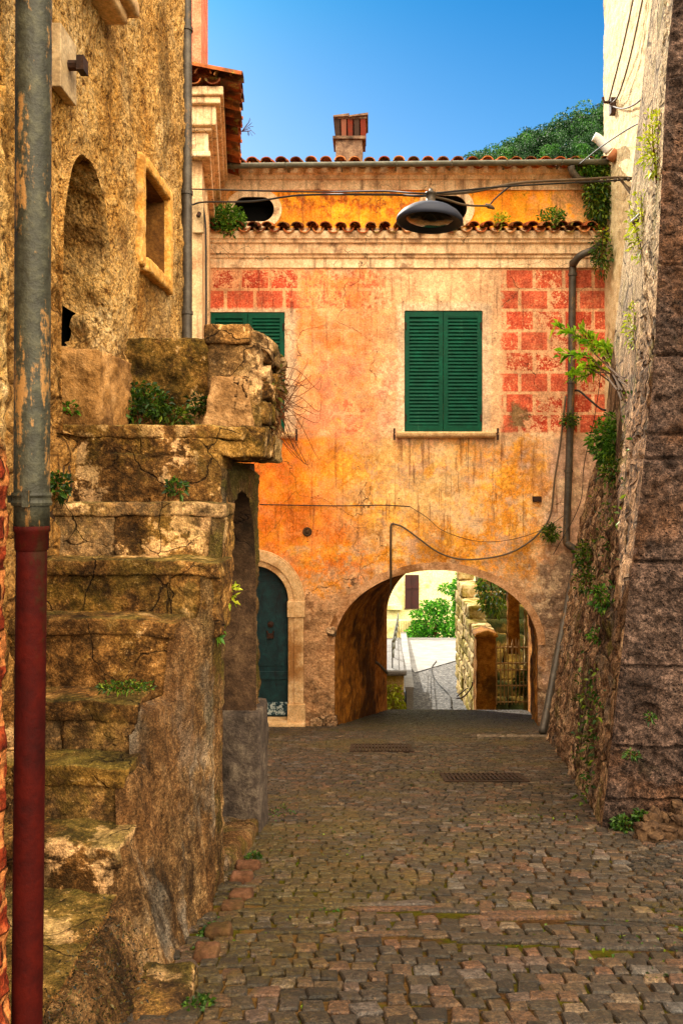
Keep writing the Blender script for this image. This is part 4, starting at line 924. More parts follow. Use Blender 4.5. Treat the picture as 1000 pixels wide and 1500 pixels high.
mb = MB(); r = 25 * k_; zc = zp(731); mb.lathe([(r, -.014), (r * 1.1, -.014), (r * 1.14, -.008), (r * 1.06, -.002), (r * 1.06, .002), (r * 1.14, .008), (r * 1.1, .014), (r, .014)], (px_at(zc), PY, zc), 28); mb.box(px_at(zc) - .05, px_at(zc) - .02, PY - .006, PY + .006, zc - .008, zc + .008); a = (px_at(zc) + .006, PY - r * 1.2, zc); mb.box(a[0] - .006, a[0] + .006, a[1] - .008, a[1] + .012, a[2] - .016, a[2] + .018)
mb.build('clamp', m_bigpipe, up, smooth=False)
mb = MB(); mb.tube([(px_at(z), PY, z) for z in np.linspace(zj - .015, -1.33, 21)], 21.5 * k_, 28); low_ = mb.build('cast_iron_pipe', m_redpipe, fp, smooth=True)
mb = MB(); r = 22.5 * k_; mb.lathe([(r * .98, -.05), (r * 1.05, -.046), (r * 1.05, -.012), (r * 1.14, -.008), (r * 1.14, .002), (r * 1.0, .004), (r * .8, -.004)], (px_at(zj), PY, zj), 28); mb.build('socket', m_redpipe, low_, smooth=True)
gp = thing('grey_downpipe', 'slim grey downpipe at the far corner of the stucco house, behind the landing wall', 'drainpipe', (-1.27, 5.76, .5))
mb = MB(); mb.tube([(-1.275 - .006 * k / 20, 5.76, lerp(.0, 6.0, k / 20)) for k in range(21)], .036, 16); pp = mb.build('pipe', m_zinc, gp, smooth=True)
mb = MB()
for z in (nz(0, 283, 5.76), nz(0, 500, 5.76) + .2, 3.2):
    mb.lathe([(.036, -.012), (.043, -.012), (.043, .012), (.036, .012)], (-1.277, 5.76, z), 16)
    mb.build('pipe_collar', m_zinc, gp); mb = MB()

# ================================================================ STAIRCASE
stc = thing('stone_staircase', 'worn mossy stone staircase climbing to a landing with a parapet', 'staircase', (-.95, 3., zg(3)))
TY = [1.8, 2.3, 2.47, 2.64, 2.80, 2.98, 3.16, 3.38, 3.60]         # riser positions
TP = [1347, 1345, 1232, 1122, 1027, 905, 820, 736, 622]
TR = [160, 168, 186, 196, 212, 268, 322, 325, 366]
zt = [nz(0, p, y) for p, y in zip(TP, TY)]; zt[0] = zt[1] = nz(0, 1345, 2.3) 
def xtop(y): return itp(y, [1.8, 2.3, 2.47, 2.64, 2.8, 2.98, 3.16, 3.38, 3.6], [-.71, -.71, -.725, -.75, -.76, -.67, -.585, -.60, -.56])
mb = MB(); mb.add(*rock(-1.36, -.645, 3.6, 3.95, -.2, .14, .02, .012, 7, .016)); mb.build('landing_riser', m_stair, stc, smooth=True)
random.seed(31)
def splits(x0, x1, lo, hi):
    out = [x0]
    while out[-1] < x1 - lo: out.append(out[-1] + random.uniform(lo, hi))
    if x1 - out[-1] < lo * .5 and len(out) > 1: out.pop()
    return out + [x1]
for k in range(1, 9):
    y0 = TY[k] if k > 1 else 1.82; y1 = TY[k + 1] + .12 if k < 8 else 3.95
    z1 = zt[k]; z0 = (zt[k - 1] - .10) if k > 1 else z1 - .6
    if k == 8: z0 = .125
    xr = (TR[k] - XV) / F * TY[k] if k < 8 else -.55
    if k == 1: xr = -.73
    if k < 6: xr -= .024
    def warp(V, y0=y0, z1=z1, xr=xr, k=k):
        V = V.copy(); n1 = fbm(np.stack((V[:, 0] * 2.3 + k * 1.7, V[:, 1] * 0, V[:, 2] * 0), -1), 3)
        front = sstep(-(V[:, 1] - y0), -.12, 0.); V[:, 1] += front * .008 * n1; V[:, 2] += .007 * n1 - .014 * sstep(V[:, 0], xr - .2, xr)
        e = sstep(V[:, 0], xr - .08, xr); V[:, 0] += e * .014 * fbm(np.stack((V[:, 0] * 0, V[:, 1] * 6, V[:, 2] * 9 + k), -1), 3)
        return V
    mb = MB(); th = .062 if k > 1 else .2
    sx = splits(-1.36, xr, .5, .9)
    for i in range(len(sx) - 1):
        j_ = random.uniform(-.004, .004); mb.add(*rock(sx[i] - .001, sx[i + 1] + .001, y0 - .004 + j_, y1, z1 - th + random.uniform(-.008, .008), z1 + j_ * .6, .008, .005, 10, .0115, warp, k * 3 + i, ridge=.005))
    if k > 1 and z1 - th > z0 + .03:
        mid = None
        for (a, b) in (((z0, z1 - th),) if mid is None else ((z0, mid), (mid, z1 - th))):
            rx = splits(-1.36, xr - .006, .3, .6)
            for i in range(len(rx) - 1):
                j_ = random.uniform(.0, .010); mb.add(*rock(rx[i] - .003, rx[i + 1] + .003, y0 + .002 + j_, y1, a + .001, b + .012, .008, .008, 9, .0125, warp, k * 5 + i + 40, ridge=.009))
    mb.build('step' if k < 8 else 'landing_slab', m_stair, stc, smooth=True)
mb = MB(); mb.box(-1.36, -.80, 2.4, 3.5, -2.0, -1.3); mb.box(-1.36, -.78, 2.9, 3.5, -1.3, -.9); mb.box(-1.36, -.7, 3.2, 3.45, -.9, -.3); mb.build('core', m_stair, stc)
# outer flank of the stair with the arched opening under the landing
AYC, AH = 4.03, .52
arc = np.array([(AYC - AH, -2.4), (AYC - AH, -1.4), (AYC - AH, -.75)] + [(AYC - AH * math.cos(t), -.56 + .53 * math.sin(t)) for t in np.linspace(0, PI, 30)] + [(AYC + AH, -.75), (AYC + AH, -1.4), (AYC + AH, -2.4)])
ys = np.arange(1.75, 4.741, .0125); ns = 210
tops = np.interp(ys, [1.8, 2.47, 2.48, 2.64, 2.65, 2.80, 2.81, 2.98, 2.99, 3.16, 3.17, 3.38, 3.39, 3.6, 3.61, 4.8], [zt[1], zt[1], zt[2], zt[2], zt[3], zt[3], zt[4], zt[4], zt[5], zt[5], zt[6], zt[6], zt[7], zt[7], .14, .14]) - .025
tops = np.convolve(np.pad(tops, 3, 'edge'), np.ones(7) / 7, 'valid') if False else tops
bots = zg(ys) - .12
u = np.linspace(0, 1, ns)[:, None]; Zg = bots[None] + (tops - bots)[None] * u; Yg = ys[None] + 0 * u
P2, keep = cut(np.stack((Yg, Zg), -1), [arc])
Yg, Zg = P2[..., 0], P2[..., 1]
xb = np.interp(Yg, [1.75, 2.35, 3.43, 3.6, 4.8], [-.50, -.545, -.625, -.635, -.635]); xt = np.interp(Yg, [1.75, 2.3, 2.47, 2.64, 2.8, 2.98, 3.16, 3.4, 3.6, 4.8], [-.72, -.72, -.735, -.755, -.76, -.68, -.60, -.605, -.635, -.635])
uu = np.clip((Zg - bots[None]) / (tops - bots)[None], 0, 1)
q3 = np.stack((Yg * 0 + 4, Yg, Zg * .55), -1)
xx_ = xb + (xt - xb) * uu ** .85 + .018 * fbm(q3 * 3.4, 4) + .014 * fbm(q3 * 14, 5, .65) - .05 * sstep(uu, .97, 1.)
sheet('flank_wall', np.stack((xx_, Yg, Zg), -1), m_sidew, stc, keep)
mb = MB(); mb.hexa([(-1.3, 4.56, -2.4), (-.66, 4.56, -2.4), (-.66, 4.74, -2.4), (-1.3, 4.74, -2.4), (-1.3, 4.56, .12), (-.66, 4.56, .12), (-.66, 4.74, .12), (-1.3, 4.74, .12)]); mb.build('pier_core', m_dark, stc)
ac = resamp(arc, 150); tt = np.linspace(0, 1, 40)[:, None]
P = np.stack((-.625 - tt * .7 + 0 * ac[None, :, 0], ac[None, :, 0] + 0 * tt, ac[None, :, 1] + 0 * tt), -1); P[..., 1] += .012 * fbm(P * 5, 4); P[..., 2] += .01 * fbm(P * 5 + 9, 4)
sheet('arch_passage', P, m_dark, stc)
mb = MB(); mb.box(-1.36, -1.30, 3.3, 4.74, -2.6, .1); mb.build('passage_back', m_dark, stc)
mb = MB(); mb.add(*rock(-.95, -.592, 4.47, 4.82, zg(4.6) - .1, nz(0, 1040, 4.55), .012, .008, 8, .014, seed=2)); mb.build('pier_plinth', mottled('grey_plinth_stone', [(.3, '#2c2520'), (.48, '#54483e'), (.62, '#766858'), (.78, '#9a8a76')], 9, grain=60, bump=1., dirt='#2a221a'), stc, smooth=True)
mb = MB(); mb.add(*rock(-.9, -.60, 3.62, 4.46, zg(4.) - .2, zg(4.) + .09, .04, .02, 5, .016, seed=5, warp=lambda V: V + np.stack((0 * V[:, 0], 0 * V[:, 0], -(V[:, 1] - 4) * .2), -1))); mb.build('threshold_stone', m_sidew, stc, smooth=True)
# landing floor edge, parapet
mb = MB(); mb.add(*rock(-1.3, -.575, 3.9, 4.72, .13, .262, .02, .012, 7, .018)); mb.add(*rock(-.62, -.465, 3.66, 4.1, .125, .258, .014, .011, 9, .014, seed=8, ridge=.01)); mb.add(*rock(-.6, -.47, 4.08, 4.5, .12, .25, .014, .011, 9, .016, seed=9, ridge=.01)); mb.build('landing_edge', m_stair, stc, smooth=True)
mb = MB(); mb.add(*rock(-1.34, -.78, 4.45, 4.7, .2, .80, .015, .014, 8, .012, seed=4, ridge=.015)); mb.build('rear_parapet', m_stair, stc, smooth=True)
def taper(V): V = V.copy(); t = np.clip((V[:, 2] - .26) / .25, 0, 1); V[:, 0] += np.where(V[:, 0] < -.62, .045 * t, -.04 * t * (V[:, 0] > -.55)); return V
m_pst = mottled('tan_parapet_stone', [(.3, '#5c4428'), (.45, '#947048'), (.58, '#bc966a'), (.75, '#d8bb92')], 7, grain=50, bump=1., dist=.03, dirt='#3d2c15', dsc=3., dg=(.5, .6), crk=2.5)
mb = MB(); mb.add(*rock(-.765, -.515, 3.74, 3.95, .25, .495, .018, .012, 7, .0115, taper, 1, ridge=.008)); mb.build('parapet_base_stone', m_pst, stc, smooth=True)
mb = MB(); mb.add(*rock(-.745, -.495, 3.77, 4.62, .25, .655, .012, .010, 10, .0115, seed=2, ridge=.012)); mb.build('parapet_block', m_stair, stc, smooth=True)
mb = MB()
for i, (a, b, c, d, y0) in enumerate(((-.535, -.465, .28, .39, 3.80), (-.53, -.455, .40, .48, 3.84), (-.525, -.46, .485, .56, 3.8), (-.53, -.455, .565, .645, 3.82), (-.53, -.46, .30, .42, 4.0), (-.52, -.45, .44, .55, 4.05))): mb.add(*rock(a, b, y0, y0 + .2, c, d, .014, .011, 12, .012, seed=20 + i, ridge=.008))
mb.build('edge_rubble', m_stair, stc, smooth=True)
def capw(V): V = V.copy(); t = sstep(V[:, 0], -.53, -.43); V[:, 2] -= .05 * t; return V
mb = MB(); mb.add(*rock(-.752, -.545, 3.745, 4.64, .645, .738, .007, .004, 10, .0115, None, 6, ridge=.004)); mb.add(*rock(-.56, -.445, 3.79, 4.5, .625, .725, .02, .014, 10, .0115, capw, 9, ridge=.012)); mb.build('parapet_coping', m_stair, stc, smooth=True)
mb = MB(); mb.add(*rock(-.71, -.50, 2.05, 2.42, zg(2.35) - .1, zg(2.35) + .055, .03, .015, 6, .014, seed=12)); tag(mb.build('kerb_stone', m_stair, None, smooth=True), 'low mossy stone block on the cobbles at the foot of the stairs', 'stone block')
m_bk = mottled('worn_red_brick', [(.3, '#33200f'), (.5, '#5c3f2a'), (.7, '#7c5a46')], 9, bump=.8, dirt='#4a3c1c')
for i, (px, py, Yq, lb) in enumerate(((352, 1322, 3.25, 'middle loose brick by the stair wall foot, just before the pier weeds'), (338, 1345, 3.1, 'loose worn brick beside the weed at the stair wall foot'), (300, 1418, 2.6, 'largest loose brick, just behind the low mossy stone block'), (318, 1385, 2.8, 'loose brick half hidden by weeds at the stair wall foot'), (352, 1290, 3.5, 'loose brick below the threshold stone of the landing arch'), (362, 1268, 3.7, 'farthest loose brick, next to the weed at the pier foot'))):
    a = at(px, py, Yq); s_ = random.uniform(.8, 1.15); mb = MB(); mb.add(*rock(a[0] - .04 * s_, a[0] + .05 * s_, Yq - .035, Yq + .04, zg(Yq) - .02, zg(Yq) + .038 * s_, .012, .010, 9, .014, seed=i)); tag(mb.build('loose_brick', m_bk, None, smooth=True), lb, 'brick', 'loose bricks along the stair foot')

# ================================================================ RIGHT: BATTERED BUTTRESS, TOWER WALL
bt = thing('stone_buttress', 'massive leaning stone buttress with big dark blocks facing the street', 'buttress', (2.2, 4.62, zg(4.62)))
YN, YFB = 4.62, 10.0
NZ, NX = [-2.3, -1.945, .58, 2.35, 2.73, 6.5], [1.27, 1.31, 1.60, 1.675, 1.713, 1.92]
FZ, FX = [-3.4, -3.1, -.42, 1.25, 2.25, 2.9, 5.25, 6.5], [2.13, 2.17, 2.58, 3.03, 3.17, 3.27, 3.43, 3.5]
JZ = [-2.2, -1.79, -1.56, -.97, -.50, -.43 + .0, .27, .62, 1.2, 1.72, 2.25, 2.9, 3.6, 4.4, 5.2, 6.6]
JZ = [-2.3, -1.78, -1.47, -1.02, -.44, .15, .29, .74, 1.24, 1.78, 2.3, 2.9, 3.6, 4.4, 5.2, 6.6]
def joint(z, w): d = np.min(np.abs(np.asarray(z)[..., None] - np.array(JZ)), -1); return sstep(d, w, w * .2)
ss = np.concatenate((np.linspace(0, .08, 45), np.linspace(.084, 1, 250))); zs = np.arange(-3.5, 6.45, .02)
gz, gs = np.meshgrid(zs, ss, indexing='ij'); Yg = YN + gs * (YFB - YN)
xn = np.interp(gz, NZ, NX); xf = np.interp(gz, FZ, FX); X = xn + (xf - xn) * gs
P = np.stack((X, Yg, gz), -1); wq = P + .12 * np.stack([fbm(P * 2.2 + 7 * k, 3) for k in range(3)], -1)
f1, f2, cid = worley(wq * np.array((1.5, 2.2, 4.0)))
rb = sstep(f2 - f1, .0, .22); quo = sstep(Yg + .25 * ((np.searchsorted(np.array(JZ), gz)) % 2), 5.3, 5.2)
h = (1 - quo) * (.022 * rb - .02 + .02 * fbm(P * 5, 5, .6) + .012 * ((cid % 7) / 7.)) + quo * (.012 * fbm(P * 7, 4) - .025 * joint(gz, .02)) + .014 * fbm(P * 14, 3)
h *= sstep(gs, 0, .006)
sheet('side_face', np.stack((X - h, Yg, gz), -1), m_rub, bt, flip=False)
xs = np.concatenate((np.linspace(0, .55, 62), np.linspace(.57, 1.5, 40))); zs = np.concatenate((np.arange(-2.4, 3., .0085), np.arange(3., 6.45, .03))); gz, gx = np.meshgrid(zs, xs, indexing='ij')
X = np.interp(gz, NZ, NX) + gx; P = np.stack((X, X * 0 + YN, gz), -1)
crs = np.searchsorted(np.array(JZ), gz); vj = np.zeros_like(gz)
for c in range(len(JZ) + 1):
    for k in range(4): vx = .55 + .62 * k + .31 * (c % 2) - (.12 if c == 4 else 0) + .05 * math.sin(c * 3.1); vj = np.maximum(vj, (crs == c) * sstep(np.abs(gx - vx), .014, .004))
gzj = gz + .02 * fbm(P * 1.5, 2)
ed = sstep(gx, 0, .02)
blockn = .026 * np.sin(crs * 12.9) 
h = (.024 * fbm(P * 5, 4, .6) + .022 * fbm(P * 16, 4, .6) + blockn) * ed - .042 * np.maximum(joint(gzj, .015), vj) * ed
hole = sstep(np.hypot((gx - .16) / .10, (gz + 1.33) / .12) + .35 * fbm(P * 9, 3), .9, .55); h -= .05 * hole
sheet('front_face', np.stack((X, YN - h, gz), -1), m_ash, bt, tint=(np.sin(crs * 37.7 + 1.3) * 43.7) % 1.)
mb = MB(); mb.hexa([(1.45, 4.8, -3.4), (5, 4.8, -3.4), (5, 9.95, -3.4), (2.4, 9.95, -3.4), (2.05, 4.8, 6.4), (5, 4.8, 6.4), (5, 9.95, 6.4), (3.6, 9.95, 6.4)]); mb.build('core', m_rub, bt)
mb = MB()
for i in range(70):
    px = random.uniform(940, 1080); py = random.uniform(1205, 1262); yq = random.uniform(4.25, 4.6); a = at(px, py, yq); s = random.uniform(.02, .055)
    if a[0] < 1.42: continue
    mb.add(*rock(a[0] - s, a[0] + s, yq - s * .8, yq + s * .8, zg(yq) - .1, zg(yq) + s * random.uniform(.8, 1.9) + (a[0] - 1.4) * .25, .03, .03, 11, .012, seed=i, ridge=.02))
mb.build('rubble_footing', m_dark, bt, smooth=True)
tw = thing('cream_tower_house', 'tall house with cream roughcast wall behind the buttress', 'house', (5, 11, zg(11)))
ys = np.arange(9.9, 12.061, .02); zs = np.arange(-3.6, 8.6, .025); gz, gy = np.meshgrid(zs, ys, indexing='ij'); P = np.stack((gy * 0 + 3.45, gy, gz), -1)
sheet('wall', np.stack((3.45 + .014 * fbm(P * 2, 3) + .008 * fbm(P * 9, 3), gy, gz), -1), m_pla, tw, flip=False)
mb = MB(); mb.box(3.47, 8, 9.9, 12.06, -3.6, 8.6); mb.build('core', m_pla, tw)
sp = thing('white_pipe_elbow', 'white plastic pipe elbow with clay collar sticking out of the tower wall', 'pipe', at(885, 215, 11.6))
e = [at(892, 222, 11.5), at(884, 213, 11.5), at(876, 204, 11.5), at(869, 200, 11.5)]; mb = MB(); mb.tube(catmull(e, 5), .065, 14); mb.build('elbow', m_white, sp, smooth=True)
a = at(893, 224, 11.5); mb = MB(); mb.tube([a, (a[0] + .09, a[1], a[2] - .07)], .085, 14); mb.build('collar', m_clay, sp, smooth=True)
mb = MB(); a = at(893, 155, 11.5); mb.box(3.38, 3.46, 11.45, 11.55, a[2] - .12, a[2] + .1); mb.tube([(3.44, 11.5, a[2] + .05), (3.3, 11.5, a[2] + .05), (3.28, 11.5, a[2] + .12)], .02, 6); tag(mb.build('cable_bracket', m_iron), 'rusty cable bracket high on the cream tower wall', 'bracket')
lp = MB(); lp.tube(catmull([at(867, 822, 10.9), at(852, 880, 10.6), at(832, 970, 10.2), at(818, 1035, 9.75), at(809, 1082, 9.5)], 5), .038, 10); tag(lp.build('leaning_rusty_pipe', m_iron, smooth=True), 'thin rusty pipe leaning on the buttress beside the grey downpipe', 'pipe')

# ================================================================ BEYOND THE ARCH
gy = np.linspace(19., 36.1, 90); gx = np.linspace(-2, 8, 90)
g1, g0 = np.meshgrid(gy, gx, indexing='ij'); pz = lambda y: np.interp(y, [18, 20, 36, 60], [-6.0, -5.53, -6.75, -9.5])
P = np.stack((g0, g1, pz(g1) + .012 * fbm(np.stack((g0 * 3, g1 * 3, g0 * 0), -1), 3)), -1); tag(sheet('lower_cobbled_path', P, m_pcob, flip=True), kind='structure')
mb = MB(); poly = [at(609, 992, 26.0), at(668, 966, 28.0), at(668, 935, 36), at(590, 935, 36)]
b = np.array([(q[0], q[1]) for q in poly]); V = [(x, y, float(pz(y)) + .03) for x, y in [(1.45, 26), (3.2, 29.0), (4.2, 36.), (1.0, 36.), ]]
mb.add(V, [(0, 1, 2, 3)]); tag(mb.build('concrete_path', m_conc), kind='structure')
mb = MB(); mb.tube(catmull([(a[0], a[1], float(pz(a[1])) + .05) for a in [(2.02, 20.2), (2.15, 22), (2.0, 24), (2.02, 26.5), (2.35, 28.5)]], 6), .016, 6); tag(mb.build('garden_hose', m_cable), 'dark hose lying along the sunlit cobbled path beyond the arch', 'hose')
# left: parapet, ivy clad block, railing
pw = thing('path_parapet', 'low grey concrete parapet on the left of the sunlit path beyond the arch', 'parapet', (1.2, 24, -6))
mb = MB(); mb.hexa([(.92, 20, -6.2), (1.08, 20, -6.2), (1.62, 36, -7.6), (1.42, 36, -7.6), (.92, 20, -5.0), (1.08, 20, -5.0), (1.62, 36, -6.55), (1.42, 36, -6.55)]); mb.build('wall', m_conc, pw)
mb = MB(); mb.hexa([(.88, 20, -5.0), (1.1, 20, -5.0), (1.64, 36, -6.55), (1.40, 36, -6.55), (.88, 20, -4.94), (1.1, 20, -4.94), (1.64, 36, -6.49), (1.40, 36, -6.49)]); mb.build('coping', m_conc, pw)
mb = MB(); mb.add(*rock(.30, .86, 20.0, 21.6, -6.5, -4.66, .03, .02, 4, .06)); b_ = mb.build('ivy_clad_block', m_wht, None, smooth=True); tag(b_, 'ivy-clad wall block below the railing beyond the arch', 'wall')
mb = MB(); mb.add(*rock(.26, .92, 19.94, 24.0, -4.66, -4.52, .02, .01, 4, .06)); mb.build('capping', m_conc, b_, smooth=True)
rl = thing('iron_railing', 'thin grey railing on the wall beyond the arch, left of the path', 'railing', (.6, 22, -4.5))
for k in range(7):
    mb = MB(); yk = 20.2 + k * 1.2; mb.tube([(lerp(.58, .98, k / 6), yk, lerp(-4.55, -4.75, k / 6)), (lerp(.58, .98, k / 6), yk, lerp(-3.85, -4.30, k / 6))], .018, 6)
    mb.build('post', m_zincg, rl)
mb = MB()
for h in (0, .22, .42): mb.tube([(.58, 20.2, -3.85 - h), (.98, 27.4, -4.30 - h * .6)], .014, 6)
mb.build('rails', m_zincg, rl)
fh = thing('far_cream_house', 'pale cream house with one brown window seen through the arch', 'house', (3, 42, -9))
Xf = lambda px: (px - XV) / F * 42
Zf = lambda py: (YH - py) / F * 42
mb = MB(); mb.box(-6, 8, 42, 50, -10, -1.); mb.build('wall', m_cream, fh)
w = MB().box(Xf(593), Xf(613), 41.92, 42.05, Zf(890), Zf(842)).build('window', m_brown, fh)
mb = MB(); mb.box(Xf(592.5), Xf(613.5), 41.9, 42.0, Zf(891.5), Zf(890)); mb.box(Xf(593), Xf(613), 41.88, 42.0, Zf(862), Zf(860.6)); mb.box(Xf(602.6), Xf(603.6), 41.88, 42.0, Zf(890), Zf(842)); mb.build('frame', m_brown, w)
mb = MB(); mb.box(Xf(564), Xf(588), 41.5, 42., Zf(891), Zf(885)); mb.build('ledge', m_cream, fh)
mb = MB(); mb.box(Xf(550), Xf(622) - .1, 38.0, 38.3, -9, -6.3); 
for k in range(16): mb.box(1.3 + k * .115, 1.36 + k * .115, 37.9, 37.98, -7.2, -6.3)
tag(mb.build('terrace_wall', m_cream), 'cream slatted terrace wall below the far house', 'wall')
# right: sunlit stone wall, pillar, gate, mossy steps
sw = MB(); random.seed(3)
for r_ in range(11):
    z0 = -6.0 + r_ * .34; y = 18.55 + random.uniform(-.05, .05)
    while y < 22.6:
        l = random.uniform(.35, .8); tz = -3.35 + (y - 18.5) * .26
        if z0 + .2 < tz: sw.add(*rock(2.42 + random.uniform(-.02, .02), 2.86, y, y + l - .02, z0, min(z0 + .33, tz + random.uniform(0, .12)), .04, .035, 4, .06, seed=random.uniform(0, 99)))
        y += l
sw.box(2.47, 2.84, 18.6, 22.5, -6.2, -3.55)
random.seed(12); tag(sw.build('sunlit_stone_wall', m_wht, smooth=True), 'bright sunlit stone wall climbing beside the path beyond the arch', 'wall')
pl = thing('gate_pillar', 'orange rendered gate pillar with stone cap beyond the arch', 'pillar', (2.6, 18.3, -5.6))
mb = MB(); mb.add(*rock(2.36, 2.79, 18.0, 18.5, -6., -3.34, .03, .02, 4, .035)); mb.build('shaft', m_opil, pl, smooth=True)
mb = MB(); mb.add(*rock(2.31, 2.84, 17.95, 18.55, -3.36, -3.2, .04, .015, 4, .035, warp=lambda V: V + np.stack((0 * V[:, 0], 0 * V[:, 0], -.35 * np.maximum(0, np.abs(V[:, 0] - 2.57) - .05) * (V[:, 2] > -3.28)), -1))); mb.build('cap', m_opil, pl, smooth=True)
gt = thing('iron_gate', 'rusty iron bar gate between the orange pillar and the arch edge', 'gate', (3.2, 18.3, -5.))
Xg = lambda px: (px - XV) / F * 18.2
Zg_ = lambda py: (YH - py) / F * 18.2
mb = MB(); 
for k in range(10): px = 727 + k * 5.6; hh = 938 if k in (3, 5, 7, 8) else 944; mb.tube([(Xg(px), 18.2, Zg_(1032)), (Xg(px), 18.2, Zg_(hh)), (Xg(px), 18.2, Zg_(hh - 4))], [.011, .011, .003], 6)
for px in (743, 750, 759): mb.tube([(Xg(px), 18.19, Zg_(958)), (Xg(px), 18.19, Zg_(944)), (Xg(px), 18.19, Zg_(936))], [.016, .03, .004], 6)
mb.build('bars', m_ironp, gt)
mb = MB()
for py in (948, 971, 981, 1004, 1028): mb.box(Xg(725), Xg(779), 18.185, 18.215, Zg_(py + 1), Zg_(py - .6))
mb.box(Xg(724), Xg(726), 18.17, 18.23, Zg_(1032), Zg_(946)); mb.tube([(Xg(770), 18.15, Zg_(959)), (Xg(779), 18.1, Zg_(959))], .02, 6); mb.build('frame', m_ironp, gt)
mb = MB(); random.seed(5)
for k in range(11):
    z0 = -6.1 + k * .33; y0 = 18.9 + k * .26
    x = 2.85
    while x < 4.6:
        w_ = random.uniform(.35, .8); mb.add(*rock(x, x + w_ - .02, y0 + random.uniform(-.06, .06), y0 + .6, z0, z0 + .36, .05, .035, 3.5, .07, seed=random.uniform(0, 99))); x += w_
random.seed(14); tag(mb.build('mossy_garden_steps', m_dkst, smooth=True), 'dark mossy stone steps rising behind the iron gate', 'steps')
mb = MB(); a = at(742, 0, 19.); mb.add(*rock(3.20, 3.47, 18.85, 19.1, -3.9, -2.2, .03, .02, 4, .04)); tag(mb.build('orange_gate_post', m_opil, smooth=True), 'orange post standing on the mossy steps behind the gate', 'post')
mb = MB(); mb.add(*rock(3.58, 3.9, 16.15, 19.0, -6., -1.2, .03, .02, 4, .08)); tag(mb.build('pale_boundary_wall', m_wht, smooth=True), 'pale lit wall strip at the right edge of the arch opening', 'wall')
mb = MB(); mb.tube(catmull([at(668, 1023, 18.4), at(676, 1022, 18.3), at(685, 1014, 18.2), at(691, 1004, 18.1), at(691, 999, 18.1)], 5), .016, 8); mb.tube([at(669, 1020, 18.4), at(684, 1008, 18.2)], .012, 6); tag(mb.build('wall_handrail', m_iron, smooth=True), 'bent iron handrail on the sunlit stone wall', 'handrail')
mb = MB(); mb.tube(catmull([at(546, 968, 14.9), at(553, 972, 15.2), at(561, 980, 15.7), at(567, 986, 16.1)], 4), .028, 8); mb.tube([at(546, 968, 14.9), (at(546, 968, 14.9)[0] - .25, 14.9, at(546, 968, 14.9)[2])], .02, 6); tag(mb.build('tunnel_handrail', m_zinc, smooth=True), 'short grey handrail on the left wall inside the tunnel', 'handrail')
# unseen block added left of the exit to keep sun off the tunnel floor
mb = MB(); mb.box(-6, .18, 17.4, 20.0, -7, 1.8); tag(mb.build('added_sun_block', m_opil), 'added unseen block keeping the sun off the tunnel floor', 'house')

# ================================================================ LAMP AND CABLES
LY = 6.5
lc = at(629, 322, LY); R_ = 98 / 2 * LY / F
lamp = thing('hanging_street_lamp', 'dark dome street lamp hanging from the cables over the alley', 'street lamp', (lc[0], lc[1], lc[2] - .1))
tilt = Vector((.05, .03, 1)).normalized()
mb = MB(); pr = [(R_ * .95, -.028), (R_, -.020), (R_ * 1.0, -.004), (R_ * .97, .016), (R_ * .86, .052), (R_ * .66, .088), (R_ * .42, .114), (R_ * .2, .126), (.05, .130)]
mb.lathe(pr, lc, 48, tilt); mb.lathe([(R_ * .95, -.028), (R_ * .9, -.012), (R_ * .70, .004)], lc, 48, tilt); mb.build('shade', m_lamp, lamp, smooth=True)
mb = MB(); mb.lathe([(R_ * .70, .004), (R_ * .6, .03), (R_ * .4, .06), (.04, .085), (0, .085)], lc, 40, tilt); mb.lathe([(0.05, .0), (.05, .05), (.03, .08)], lc, 16, tilt); mb.build('reflector', m_lampin, lamp, smooth=True)
gl = M('lamp_glass', .08, .5); gl.set('Transmission Weight', .9); gl.set('IOR', 1.3)
mb = MB(); mb.lathe([(R_ * .71, .0), (R_ * .6, -.015), (R_ * .35, -.028), (0, -.032)], lc, 40, tilt); mb.build('glass_bowl', gl.done('#5c5a48'), lamp, smooth=True)
mb = MB(); mb.lathe([(.05, .128), (.055, .140), (.036, .150), (.036, .20), (.045, .205), (.045, .218), (.018, .225), (.012, .25)], lc, 18, tilt); mb.build('stem', m_zinc, lamp, smooth=True)
def cable(name, pts, r, label, mat=None, n=10, extra=None):
    mb = MB(); mb.tube(catmull(pts, n), r, 6)
    if extra: extra(mb)
    return tag(mb.build(name, mat or m_cable, smooth=True), label, 'cable')
T = at(628, 283, LY)
def ties(mb):
    for k in range(7): t = k / 6; a = Vector(lerp(Vector(at(940, 262, 7.6)), Vector(at(880, 265, 7.5)), t)); mb.tube([a - Vector((.012, 0, 0)), a + Vector((.012, 0, 0))], .016, 6)
cable('suspension_cable', [at(281, 277, 9.5), at(450, 281, 8.), at(560, 280, 7.), T, at(740, 273, 6.9), at(870, 266, 7.4), at(948, 261, 7.7)], .008, 'upper suspension cable that carries the lamp across the alley')
cable('supply_cable', [at(282, 300, 9.5), at(300, 296, 9.4), at(370, 295, 8.8), at(440, 286, 8.2), at(560, 285, 7.), at(612, 287, 6.55), at(634, 285, 6.5)], .010, 'lower supply cable running from the cream corner house to the lamp')
cable('supply_cable', [at(634, 285, 6.5), at(690, 281, 6.7), at(760, 268, 7.), at(850, 263, 7.4), at(905, 260, 7.6), at(940, 262, 7.65)], .012, 'thick cable from the lamp to the buttress on the right', m_cableg, 10, ties)
def knot(mb): a = at(716, 302, 7.); mb.tube([at(710, 300, 7.), a, at(724, 306, 7.)], [.012, .022, .008], 6)
cable('slack_cable', [at(633, 288, 6.5), at(652, 292, 6.6), at(680, 300, 6.8), at(716, 302, 7.)], .009, 'pale slack cable end hanging right of the lamp', m_cableg, 8, knot)
